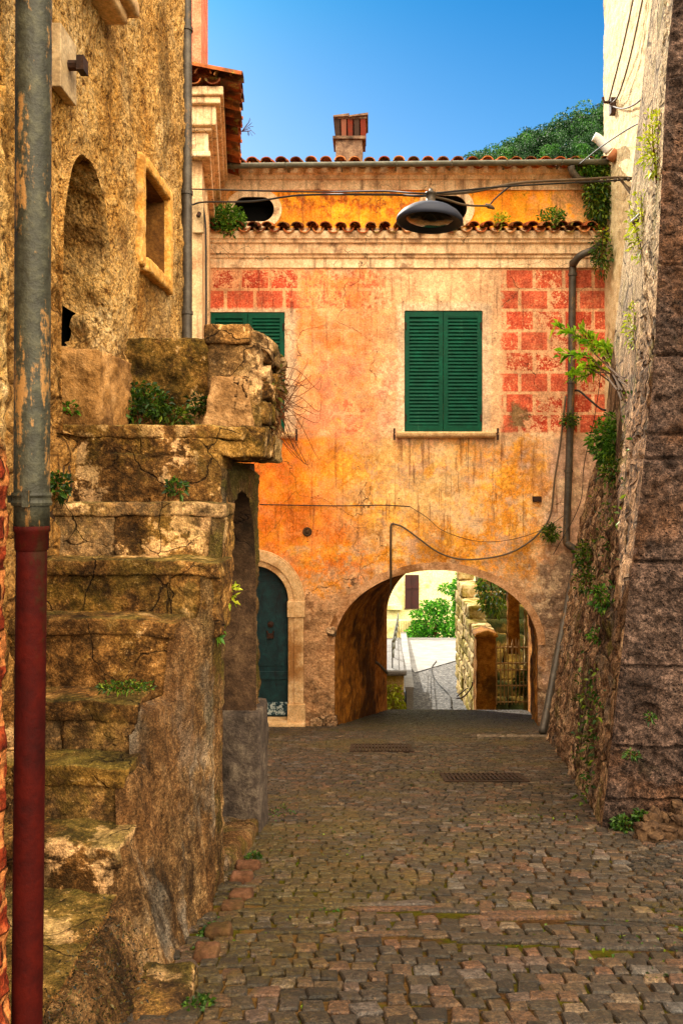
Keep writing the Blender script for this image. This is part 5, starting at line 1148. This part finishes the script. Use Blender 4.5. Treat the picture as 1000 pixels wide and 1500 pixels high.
cable('drop_wire', [at(716, 301, 7.), at(728, 288, 7.), at(750, 270, 7.)], .007, 'short wire joining the slack cable to the thick cable')
cable('buttress_cable', [at(905, 260, 7.6), at(920, 275, 7.6), at(938, 279, 7.5), at(957, 273, 7.4)], .012, 'looped cable end on the buttress below the thick cable', m_cableg)
cable('buttress_cable', [at(908, 262, 7.6), at(925, 285, 7.5), at(945, 294, 7.3), at(957, 294, 7.2)], .012, 'lower of the two cable loops ending on the buttress', m_cableg)
cable('stay_wire', [at(846, 242, 11.6), at(880, 215, 10.), at(930, 183, 8.6), at(960, 177, 8.)], .008, 'taut black stay wire from the gutter end up to the buttress')
def ties2(mb): mb.tube(catmull([at(926, 325, 6.3), at(938, 312, 6.2), at(965, 300, 5.6), at(1010, 282, 4.9)], 6), .009, 6); mb.tube([at(926, 326, 6.3), at(944, 310, 6.1)], .024, 6)
cable('bundled_cable', [at(926, 325, 6.3), at(945, 306, 6.1), at(970, 297, 5.6), at(1010, 278, 4.9)], .014, 'bundled cables sagging out of frame past the buttress edge', m_cableg, 8, ties2)
for nm, pts, lb in (('tower_cable', [at(932, -5, 10.4), at(918, 60, 10.7), at(900, 130, 11.3), at(894, 152, 11.5)], 'left of two thin cables running up the cream tower wall'),
                    ('tower_cable', [at(946, -5, 10.2), at(930, 70, 10.5), at(918, 115, 10.8), at(908, 142, 11.1), at(896, 154, 11.5)], 'right of two thin cables running up the cream tower wall'),
                    ('tower_cable', [at(896, 154, 11.5), at(915, 159, 11.), at(933, 153, 10.5), at(948, 141, 10.1)], 'short looping cable under the bracket on the cream tower wall')): cable(nm, [(p[0] - .04, p[1], p[2]) for p in pts], .012, lb, m_cableg)
cable('wall_cable', [(p[0] - .06, p[1], p[2]) for p in [at(978, -8, 7.4), at(976, 60, 7.4), at(970, 150, 7.6), at(964, 215, 7.7), at(958, 300, 7.8), at(950, 420, 7.9)]], .018, 'grey cable clipped down the sunlit buttress side', m_cableg)
fcab = lambda pts: [at(a, b, YF - .05) for a, b in pts]
cable('facade_cable', fcab([(380, 739), (430, 740), (500, 741), (560, 740), (600, 742)]), .009, 'straight cable strung across the orange wall above the door')
cable('facade_cable', fcab([(575, 767), (590, 772), (612, 788), (640, 808), (668, 818), (700, 819), (740, 812), (770, 797), (793, 776), (806, 752), (812, 700), (820, 650), (828, 580)]), .014, 'thick drooping cable curving above the arch to the downpipe', m_cableg)
cable('facade_cable', fcab([(600, 742), (625, 758), (650, 778), (700, 793), (750, 790), (795, 775), (830, 752)]), .005, 'thin hair-like wire hanging above the thick drooping cable')
cable('facade_cable', [at(838, 572, 11.9), at(848, 573, 11.9), at(862, 585, 11.7), at(878, 598, 11.3), at(886, 601, 11.)], .016, 'short thick cable from the downpipe to the buttress', m_cable)
cable('trailing_wire', [at(882, 520, 10.5), at(872, 600, 10.8), at(855, 680, 11.2), at(848, 740, 11.6), at(810, 812, 11.9)], .005, 'thin wire trailing down between buttress and orange wall')
cable('corner_house_wire', [at(297, 300, 9.55), at(301, 330, 9.55), at(302, 400, 9.55), at(302, 500, 9.55)], .012, 'thin wire running down the corner of the cream house')
# ================================================================ PLANTS
def tuft(name, label, cat, c, rad, n, size, mat, up=.6, out=(0, 0, 0), stems=6, wide=.45, group=None, shell=.2, smat=None):
    r = thing(name, label, cat, (c[0], c[1], c[2] - rad[2]), group)
    p, d = blob_pts(n, c, rad, shell); d = d * .8 + rng.normal(size=(n, 3)) * .6 + np.array((0, 0, up)) + np.asarray(out)
    leaves('leaves', p, d, size * (.6 + .8 * rng.random(n)), mat, r, wide)
    mb = MB(); root = np.array((c[0], c[1], c[2] - rad[2])) - np.asarray(out) * .6 * max(rad)
    for k in range(stems):
        e = p[rng.integers(n)]; m_ = (root + e) / 2 + rng.normal(size=3) * .1 * min(rad); mb.tube(catmull([root, m_, e], 3), .0015 + size * .03, 4)
    mb.build('stems', smat or m_twig, r); return r
a = at(333, 322, 11.75); tuft('wall_shrub', 'round green shrub growing on the tiled ledge below the left oval opening', 'shrub', (a[0], a[1], a[2]), (.27, .2, .23), 1500, .05, l_mid, .7, shell=.1)
a = at(808, 318, 11.75); tuft('ledge_weed', 'small bushy weed on the tiled ledge, right of the right oval opening', 'weed', a, (.2, .14, .12), 420, .05, l_mid, .7, shell=.1)
a = at(733, 322, 11.75); tuft('ledge_weed', 'smaller thin weed on the tiled ledge, below the right oval opening', 'weed', a, (.13, .1, .09), 160, .05, l_yel, .7, shell=.1)
for (px, py, rx, rz, n, lb) in ((875, 285, .2, .5, 1500, 'dark creeper hanging below the gutter end beside the tower wall'), (862, 243, .26, .12, 500, 'bright creeper tangled over the right end of the gutter')):
    a = at(px, py, 11.75); tuft('creeper', lb, 'creeper', a, (rx, .14, rz), n, .06, l_ivy if n > 600 else l_mid, -.3, stems=10, shell=.1)
a = at(880, 372, 11.6); tuft('creeper', 'small dark creeper beside the bend of the downpipe', 'creeper', a, (.16, .1, .35), 380, .055, l_ivy, -.3, shell=.1)
# landing weeds
for i, (px, py, Yq, rx, rz, n, lb) in enumerate(((203, 590, 4.2, .17, .10, 900, 'largest leafy clump on the landing, in front of the low parapet'), (160, 603, 4.1, .09, .06, 260, 'leafy clump at the left of the landing by the jamb stone'), (252, 608, 4.25, .13, .045, 300, 'low weeds along the right of the landing clump'), (292, 592, 4.35, .06, .06, 160, 'weed between low parapet and pier stone'))):
    tuft('landing_weed', lb, 'weed', at(px, py, Yq), (rx, .1, rz), n, .03, l_dark if i != 2 else l_ivy, .5, group='weeds on the landing', shell=.1)
tuft('step_weed', 'weed growing at the left of a middle step behind the drainpipe', 'weed', at(85, 712, 3.32), (.05, .05, .05), 160, .03, l_dark, .5)
tuft('step_weed', 'small weed in the riser of an upper step', 'weed', at(258, 715, 3.34), (.045, .04, .035), 110, .026, l_dark, .5)
tuft('step_weed', 'tiny green sprig at the left foot of the niche', 'weed', at(106, 600, 3.7), (.045, .04, .035), 110, .03, l_mid, .5)
tuft('step_weed', 'fresh green sprig on the flank of the stairs below the arch opening', 'weed', at(313, 925, 3.3), (.035, .03, .05), 110, .03, l_mid, .4)
tuft('step_weed', 'thin weed at the edge of the arched opening under the landing', 'weed', at(335, 868, 3.5), (.05, .05, .06), 70, .03, l_yel, .4)
tuft('step_weed', 'dark moss cushion on the broken middle step', 'moss', at(185, 1006, 2.76), (.10, .05, .015), 420, .014, l_ivy, .6, stems=1)
# dry creeper on the landing parapet
dc = thing('dry_creeper', 'half dead creeper with bare twigs hanging off the landing parapet', 'creeper', at(395, 640, 4.1))
n = 1300; p, d = blob_pts(n, at(392, 568, 4.15), (.085, .16, .22), .1); leaves('leaves', p, d + rng.normal(size=(n, 3)), .028 * (.6 + rng.random(n)), l_dry, dc)
mb = MB()
for k in range(40):
    s_ = np.array(at(random.uniform(388, 408), random.uniform(540, 650), 4.1)); e = np.array(at(random.uniform(420, 466), random.uniform(535, 690), 4.1 + random.uniform(-.2, .2))); m_ = (s_ + e) / 2 + np.array((0, 0, random.uniform(-.04, .06))); e2 = e + np.array((.02, 0, random.uniform(.0, .08)))
    mb.tube(catmull([s_, m_, e, e2], 4), [.0016] * 8 + [.0010] * 5, 4)
mb.build('twigs', m_twig, dc)
# foot of the stairs
ft = thing('stair_foot_weed', 'ragged dark weeds along the edge of the mossy bottom step', 'weed', at(150, 1480, 2.1))
n = 1500; t = rng.random(n); uq = rng.random(n) ** 1.4; by = 1.82 + .5 * t; bx_ = -.735 + .13 * uq + .025 * rng.normal(size=n); bz = -1.195 - .17 * uq + .02 * rng.normal(size=n)
leaves('leaves', np.stack((bx_, by, bz), -1), rng.normal(size=(n, 3)) * .5 + np.array((.3, -.2, .5)), .009 * (.5 + rng.random(n)), mat_leaf('dark_edge_weed', '#0e0c03', '#2a2408', '#5a4a16', .15), ft)
for i, (px, py, s, lb) in enumerate(((312, 1372, .05, 'weed sprouting at the foot of the stair flank'), (372, 1262, .05, 'weed at the foot of the pier under the landing'), (290, 1482, .055, 'weed in the cobbles beside the low stone block'), (412, 1196, .12, 'flat grassy patch in the cobbles near the green door'))):
    Yq = .94 * F / (py - YH - 261); tuft('street_weed', lb, 'weed', (at(px, py, Yq)[0], Yq, zg(Yq) + .02), (s * .7, s * .7, s * .3), 150, .018, l_dark, .6)
# buttress plants
def bx_at(px, py):           # point of the battered side face seen at this pixel
    for Y in np.linspace(4.7, 10.5, 400):
        x, _, z = at(px, py, Y); s = (Y - YN) / (YFB - YN)
        if x >= lerp(np.interp(z, NZ, NX), np.interp(z, FZ, FX), s): return (x - .05, Y - .04, z)
    return at(px, py, 11.7)
for i, (px, py, r, rz, n, sz, mt_, lb) in enumerate((
    (903, 645, .20, .22, 1500, .05, l_mid, 'largest green tussock hanging on the buttress side below the fig shoots'), (905, 690, .13, .10, 300, .04, l_ivy, 'darker sprigs just under the largest tussock on the buttress'),
    (866, 812, .12, .14, 260, .05, l_ivy, 'weeds beside the lower bend of the downpipe'), (806, 780, .12, .13, 300, .06, l_ivy, 'drooping weed on the orange wall at the cable bend'), (890, 875, .08, .09, 220, .04, l_mid, 'fresh green sprig halfway down the buttress side'),
    (868, 850, .12, .12, 220, .045, l_ivy, 'loose weeds on the buttress between the two pipes and the sprig'), (880, 930, .06, .05, 90, .035, l_mid, 'small sprig low on the buttress side'), (835, 615, .13, .10, 220, .06, l_ivy, 'weed caught behind the downpipe at sill height'),
    (852, 1185, .06, .10, 160, .035, l_ivy, 'weeds at the foot of the buttress side'), (912, 1210, .06, .05, 260, .03, l_dark, 'weeds at the foot of the big dark blocks'), (938, 1198, .04, .04, 160, .03, l_dark, 'small weed beside the rubble at the buttress foot'), (952, 1050, .03, .025, 60, .025, l_dark, 'tiny weed in a crack of the dark blocks'), (925, 1106, .04, .02, 90, .025, l_dark, 'weed in the broken hollow of the dark blocks'),
    (946, 335, .10, .28, 260, .045, l_yel, 'yellow-green creeper strand on the sunlit buttress below the cables'), (965, 215, .08, .22, 200, .045, l_yel, 'upper yellow-green creeper strand on the sunlit buttress'), (935, 480, .08, .2, 150, .04, l_yel, 'sparse yellow creeper at the bottom of the sunlit patch'), (895, 345, .2, .1, 60, .07, l_yel, 'few bright leaves floating off the tower wall'))):
    c = bx_at(px, py)
    if px > 908 and py > 1040: c = (at(px, py, 4.54)[0], 4.54, at(px, py, 4.54)[2])
    if px < 840: c = at(px, py, 11.85)
    tuft('wall_weed', lb, 'weed', c, (r, r * .8, rz), n, sz, mt_, .25, (-.25, -.3, 0), 8, .35, 'weeds rooted in the buttress', shell=.05)
# fine sprigs all over the damp joints: nobody could count them
n = 1200; py_ = rng.uniform(560, 1190, n); base = []
for k in range(n):
    px_ = np.interp(py_[k], [560, 820, 1190], [893, 862, 842]) + rng.uniform(0, 1) * np.interp(py_[k], [560, 820, 1190], [45, 58, 26]); base.append(bx_at(px_, py_[k]))
base = np.array(base); nzv = fbm(base * 1.6, 3); base = base[nzv > .02]; n = len(base)
tag(leaves('clinging_moss_sprigs', base + rng.normal(size=(n, 3)) * .012, rng.normal(size=(n, 3)) + np.array((-.6, -.4, .2)), .035 * (.5 + rng.random(n)), l_ivy), 'fine moss and sprigs clinging to the buttress joints', 'moss', kind='stuff')
n = 16000; gx_ = rng.uniform(-.6, 2.6, n); gy_ = 2. + 13.5 * rng.random(n) ** 1.3; gm = fbm(np.stack((gx_ * 1.3, gy_ * 1.3, gx_ * 0), -1), 3) + .25 * perlin(np.stack((gx_ * 9, gy_ * 9, gx_ * 0), -1)); k = gm > .22; gx_, gy_ = gx_[k], gy_[k]; n = len(gx_)
tag(leaves('street_moss', np.stack((gx_, gy_, zg(gy_) + .004), -1), rng.normal(size=(n, 3)) * .6 + np.array((0, 0, .8)), .017 * (.6 + .8 * rng.random(n)), l_ivy, wide=.6), 'moss and grass blades in the cobble joints', 'moss', kind='stuff')
# fig shoots
fg = thing('fig_shoot', 'young fig with bright pointed leaves sprouting from the buttress in the sun', 'fig', bx_at(925, 570))
rt = np.array(bx_at(922, 570)); mb = MB(); LP, LD = [], []
for tips in ([(880, 520, 8.0), (860, 490, 8.0)], [(885, 525, 8.1), (850, 495, 8.2), (815, 478, 8.3)], [(870, 530, 8.0), (845, 522, 8.1), (822, 520, 8.2)], [(900, 545, 7.8), (886, 508, 7.7)], [(905, 550, 7.7), (915, 540, 7.5)], [(875, 545, 8.1), (852, 552, 8.2)], [(890, 515, 7.9), (875, 505, 7.9)], [(868, 515, 8.0), (852, 482, 8.1)], [(905, 540, 7.7), (900, 525, 7.6)], [(880, 540, 8.), (858, 535, 8.0)], [(862, 540, 8.2), (836, 552, 8.3)]):
    pts = [rt + rng.normal(size=3) * (.02, .05, .06)] + [np.array(at(*q)) for q in tips]; cm = catmull(pts, 6); mb.tube(cm, [lerp(.008, .004, i / (len(cm) - 1)) for i in range(len(cm))], 6)
    tp = np.array(cm[-1]); ax = np.array(cm[-1] - cm[-4]); ax /= np.linalg.norm(ax)
    for k in range(44): LP.append(tp - ax * .035 * (k % 9) + rng.normal(size=3) * .012); LD.append(ax * .6 + rng.normal(size=3) * .55 + np.array((0, 0, .35)))
mb.build('branches', m_bark, fg); LP, LD = np.array(LP), np.array(LD); leaves('leaves', LP, LD, .125 * (.5 + .7 * rng.random(len(LP))), l_fig, fg, .2, .25)
a = at(362, 188, 9.8); mb = MB()
for k in range(14): e = np.array(a) + np.array((random.uniform(-.02, .1), random.uniform(-.1, .1), random.uniform(-.08, .12))); mb.tube([np.array(a) - (.07, 0, 0.04), (np.array(a) + e) / 2 + (0, 0, .01), e], .0028, 4)
tag(mb.build('roof_twigs', m_twig), 'bare dry twigs sticking out of the cream house eaves', 'plant')
mb = MB(); a = at(266, 1496, 2.35); mb.lathe([(0, 0), (.012, .004), (.016, .014), (.01, .02), (0, .018)], (a[0], 2.34, zg(2.34) + .02), 10); tag(mb.build('red_petal', mat_paint('red_petal', [(.3, '#8f0a0a'), (.7, '#c41414')]), smooth=True), 'tiny red flower head lying on the cobbles beside the low stone block', 'flower')
# garden greenery beyond the arch
tr = thing('garden_tree', 'bright green tree in the sun below the far cream house', 'tree', (3.2, 37.4, -9.4))
P_, D_ = [], []
for px, py, r in ((635, 912, .8), (656, 900, .75), (618, 926, .6), (640, 930, .9), (662, 918, .7), (611, 903, .22), (622, 893, .3), (626, 880, .16), (648, 884, .35), (655, 872, .3), (664, 862, .3), (606, 914, .2), (640, 893, .4), (613, 935, .5), (660, 938, .7), (632, 885, .14)):
    p, d = blob_pts(int(300 * r / .6), np.array(at(px, py, 37.4)) + rng.normal(size=3) * .12, (r, .7, r * .62), .15); P_.append(p); D_.append(d)
P_, D_ = np.concatenate(P_), np.concatenate(D_); leaves('crown', P_, D_ + rng.normal(size=P_.shape) * .5 + (0, 0, .4), .17 * (.6 + .7 * rng.random(len(P_))), l_tree, tr, .5)
mb = MB(); mb.tube([(3.2, 37.4, -9.4), (3.15, 37.4, -8), (3.0, 37.3, -6.4)], [.12, .1, .06], 8); mb.tube([(3.15, 37.4, -8), (3.6, 37.3, -6.2)], [.07, .03], 6); mb.build('trunk', m_bark, tr)
def ivy(label, c, rad, n, size, mat): p, d = blob_pts(n, c, rad, .3); return tag(leaves('ivy', p, d * .6 + rng.normal(size=(n, 3)) * .5 + (0, 0, -.2), size * (.6 + .8 * rng.random(n)), mat), label, 'ivy')
ivy('tall column of ivy at the far end of the sunlit stone wall', at(670, 885, 23.2), (.12, .3, 1.0), 1100, .1, l_tree)
ivy('bright ivy spilling over the wall block under the railing', (.62, 19.95, -5.45), (.26, .14, .62), 700, .1, l_yel)
ivy('dark ivy on the mossy steps behind the gate', at(722, 860, 19.6), (.42, .3, .7), 900, .1, l_ivy)
ivy('green plant at the foot of the steps behind the gate bars', at(766, 1000, 18.6), (.22, .15, .3), 420, .09, l_dark)
# ================================================================ HILL, GROUND, SKY
gx = np.linspace(-260, 420, 90); gy = np.linspace(52, 520, 70); g1, g0 = np.meshgrid(gy, gx, indexing='ij')
rz_ = np.interp(g0, [-260, -40, 18, 38, 60, 90, 160, 420], [-30, 40, 86, 95, 104, 113, 128, 110])
hz = -14 + rz_ * sstep(g1, 60, 215) + 4 * fbm(np.stack((g0 * .02, g1 * .02, g0 * 0), -1), 4)
tag(sheet('wooded_hill', np.stack((g0, g1, hz), -1), m_soil, flip=True), kind='structure')
mb = MB(); mb.add([(-900, -60, -40), (900, -60, -40), (900, 900, -40), (-900, 900, -40)], [(0, 1, 2, 3)]); tag(mb.build('valley_ground', m_soil), kind='structure')
gx = np.linspace(-60, 60, 50); gy = np.linspace(16.5, 60, 40); g1, g0 = np.meshgrid(gy, gx, indexing='ij'); tag(sheet('garden_slope', np.stack((g0, g1, -6.9 - (g1 - 16) * .12 + .1 * fbm(np.stack((g0, g1, g0 * 0), -1) * .4, 3)), -1), m_soil, flip=True), kind='structure')
P_, D_, S_ = [], [], []
random.seed(8)
for k in range(240):
    Yq = random.uniform(172, 216); Xq = random.uniform(14, 74) * Yq / 200
    zb = -14 + float(np.interp(Xq, [-260, -40, 18, 38, 60, 90, 160, 420], [-30, 40, 86, 95, 104, 113, 128, 110])) * float(sstep(Yq, 60, 215))
    R = random.uniform(2.2, 4.6) * random.choice((.7, 1, 1)); n = 1300; zb += random.uniform(-1.5, 2.2)
    nb = random.randint(4, 7)
    for b in range(nb):
        c = np.array((Xq, Yq, zb + 2.5)) + np.array((random.uniform(-1, 1), random.uniform(-1, 1), random.uniform(-.2, 1.1))) * R * .62
        p, d = blob_pts(n // nb, c, (R * .5, R * .5, R * .42), .75); P_.append(p); D_.append(d); S_.append(np.full(len(p), R * .095))
P_, D_, S_ = np.concatenate(P_), np.concatenate(D_), np.concatenate(S_)
tag(leaves('hill_woodland', P_, D_ + rng.normal(size=P_.shape) * .7, S_ * (.6 + .8 * rng.random(len(S_))), l_wood, None, .8), 'dark green wooded hilltop behind the roof', 'woodland', kind='stuff')

SUN = Vector((-.5, 1., .80)).normalized()
el = math.asin(SUN.z); az = math.atan2(SUN.x, SUN.y)
sun = bpy.data.lights.new('sun', 'SUN'); sun.energy = 5.; sun.angle = math.radians(.5); sun.color = (1., .93, .80)
so = bpy.data.objects.new('sun', sun); COL.objects.link(so); so.rotation_euler = SUN.to_track_quat('Z', 'Y').to_euler(); so.location = (-20, 40, 40)
w = bpy.data.worlds.new('World'); scene.world = w; w.use_nodes = True; nt = w.node_tree; bg = nt.nodes['Background']
tc = nt.nodes.new('ShaderNodeTexCoord'); sk = nt.nodes.new('ShaderNodeTexSky'); sk.sky_type = 'NISHITA'; sk.sun_disc = False; sk.sun_elevation = el; sk.sun_rotation = az; sk.altitude = 300; sk.air_density = 1.0; sk.dust_density = .4; sk.ozone_density = 2.5
hs = nt.nodes.new('ShaderNodeHueSaturation'); hs.inputs['Saturation'].default_value = 1.4; hs.inputs['Value'].default_value = .80; nt.links.new(sk.outputs[0], hs.inputs['Color'])
dt = nt.nodes.new('ShaderNodeVectorMath'); dt.operation = 'DOT_PRODUCT'; dt.inputs[1].default_value = (.12, -.60, .79); nt.links.new(tc.outputs['Generated'], dt.inputs[0])  # warm bright cloud patch added behind and above the camera as fill light
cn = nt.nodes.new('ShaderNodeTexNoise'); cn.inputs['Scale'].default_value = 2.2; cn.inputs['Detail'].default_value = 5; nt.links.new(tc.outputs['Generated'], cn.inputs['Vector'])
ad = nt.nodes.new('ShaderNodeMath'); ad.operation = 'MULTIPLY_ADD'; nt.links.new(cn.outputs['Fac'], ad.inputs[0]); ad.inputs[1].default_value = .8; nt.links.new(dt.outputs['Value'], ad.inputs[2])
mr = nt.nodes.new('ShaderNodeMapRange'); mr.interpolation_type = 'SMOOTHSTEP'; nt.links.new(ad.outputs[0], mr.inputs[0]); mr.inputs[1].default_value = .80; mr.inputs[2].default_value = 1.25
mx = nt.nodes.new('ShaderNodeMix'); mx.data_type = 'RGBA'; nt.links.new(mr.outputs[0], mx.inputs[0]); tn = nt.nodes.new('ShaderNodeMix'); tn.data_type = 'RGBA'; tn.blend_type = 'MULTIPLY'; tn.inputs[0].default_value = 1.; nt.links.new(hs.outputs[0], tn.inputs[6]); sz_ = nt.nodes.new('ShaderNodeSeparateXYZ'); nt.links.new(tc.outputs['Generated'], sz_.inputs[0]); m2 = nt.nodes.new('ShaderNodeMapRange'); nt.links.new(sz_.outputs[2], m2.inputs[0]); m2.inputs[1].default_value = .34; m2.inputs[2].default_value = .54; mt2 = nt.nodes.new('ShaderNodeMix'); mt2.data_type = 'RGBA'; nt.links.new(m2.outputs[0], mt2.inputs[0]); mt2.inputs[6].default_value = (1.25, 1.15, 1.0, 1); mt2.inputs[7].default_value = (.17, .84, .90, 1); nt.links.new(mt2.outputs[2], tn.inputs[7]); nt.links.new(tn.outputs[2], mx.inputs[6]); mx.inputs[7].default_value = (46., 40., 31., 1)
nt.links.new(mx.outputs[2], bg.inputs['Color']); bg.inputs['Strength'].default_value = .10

cam = bpy.data.cameras.new('camera'); co_ = bpy.data.objects.new('camera', cam); COL.objects.link(co_); scene.camera = co_
co_.location = (0, 0, 0); co_.rotation_euler = (PI / 2, 0, 0); cam.sensor_fit = 'VERTICAL'; cam.sensor_height = 36; cam.sensor_width = 24; cam.lens = 36 * F / 1500
cam.shift_x = -(XV - 500) / 1500; cam.shift_y = -(750 - YH) / 1500; cam.clip_start = .05; cam.clip_end = 3000
scene.view_settings.view_transform = 'Standard'; scene.view_settings.look = 'None'; scene.view_settings.exposure = 1.0; scene.view_settings.gamma = 1
scene.render.engine = 'CYCLES'; cy_ = scene.cycles; cy_.use_denoising = True; cy_.denoiser = 'OPENIMAGEDENOISE'; cy_.denoising_input_passes = 'RGB_ALBEDO_NORMAL'; cy_.denoising_prefilter = 'NONE'; cy_.max_bounces = 8; cy_.diffuse_bounces = 5; cy_.use_adaptive_sampling = True; cy_.adaptive_threshold = .01
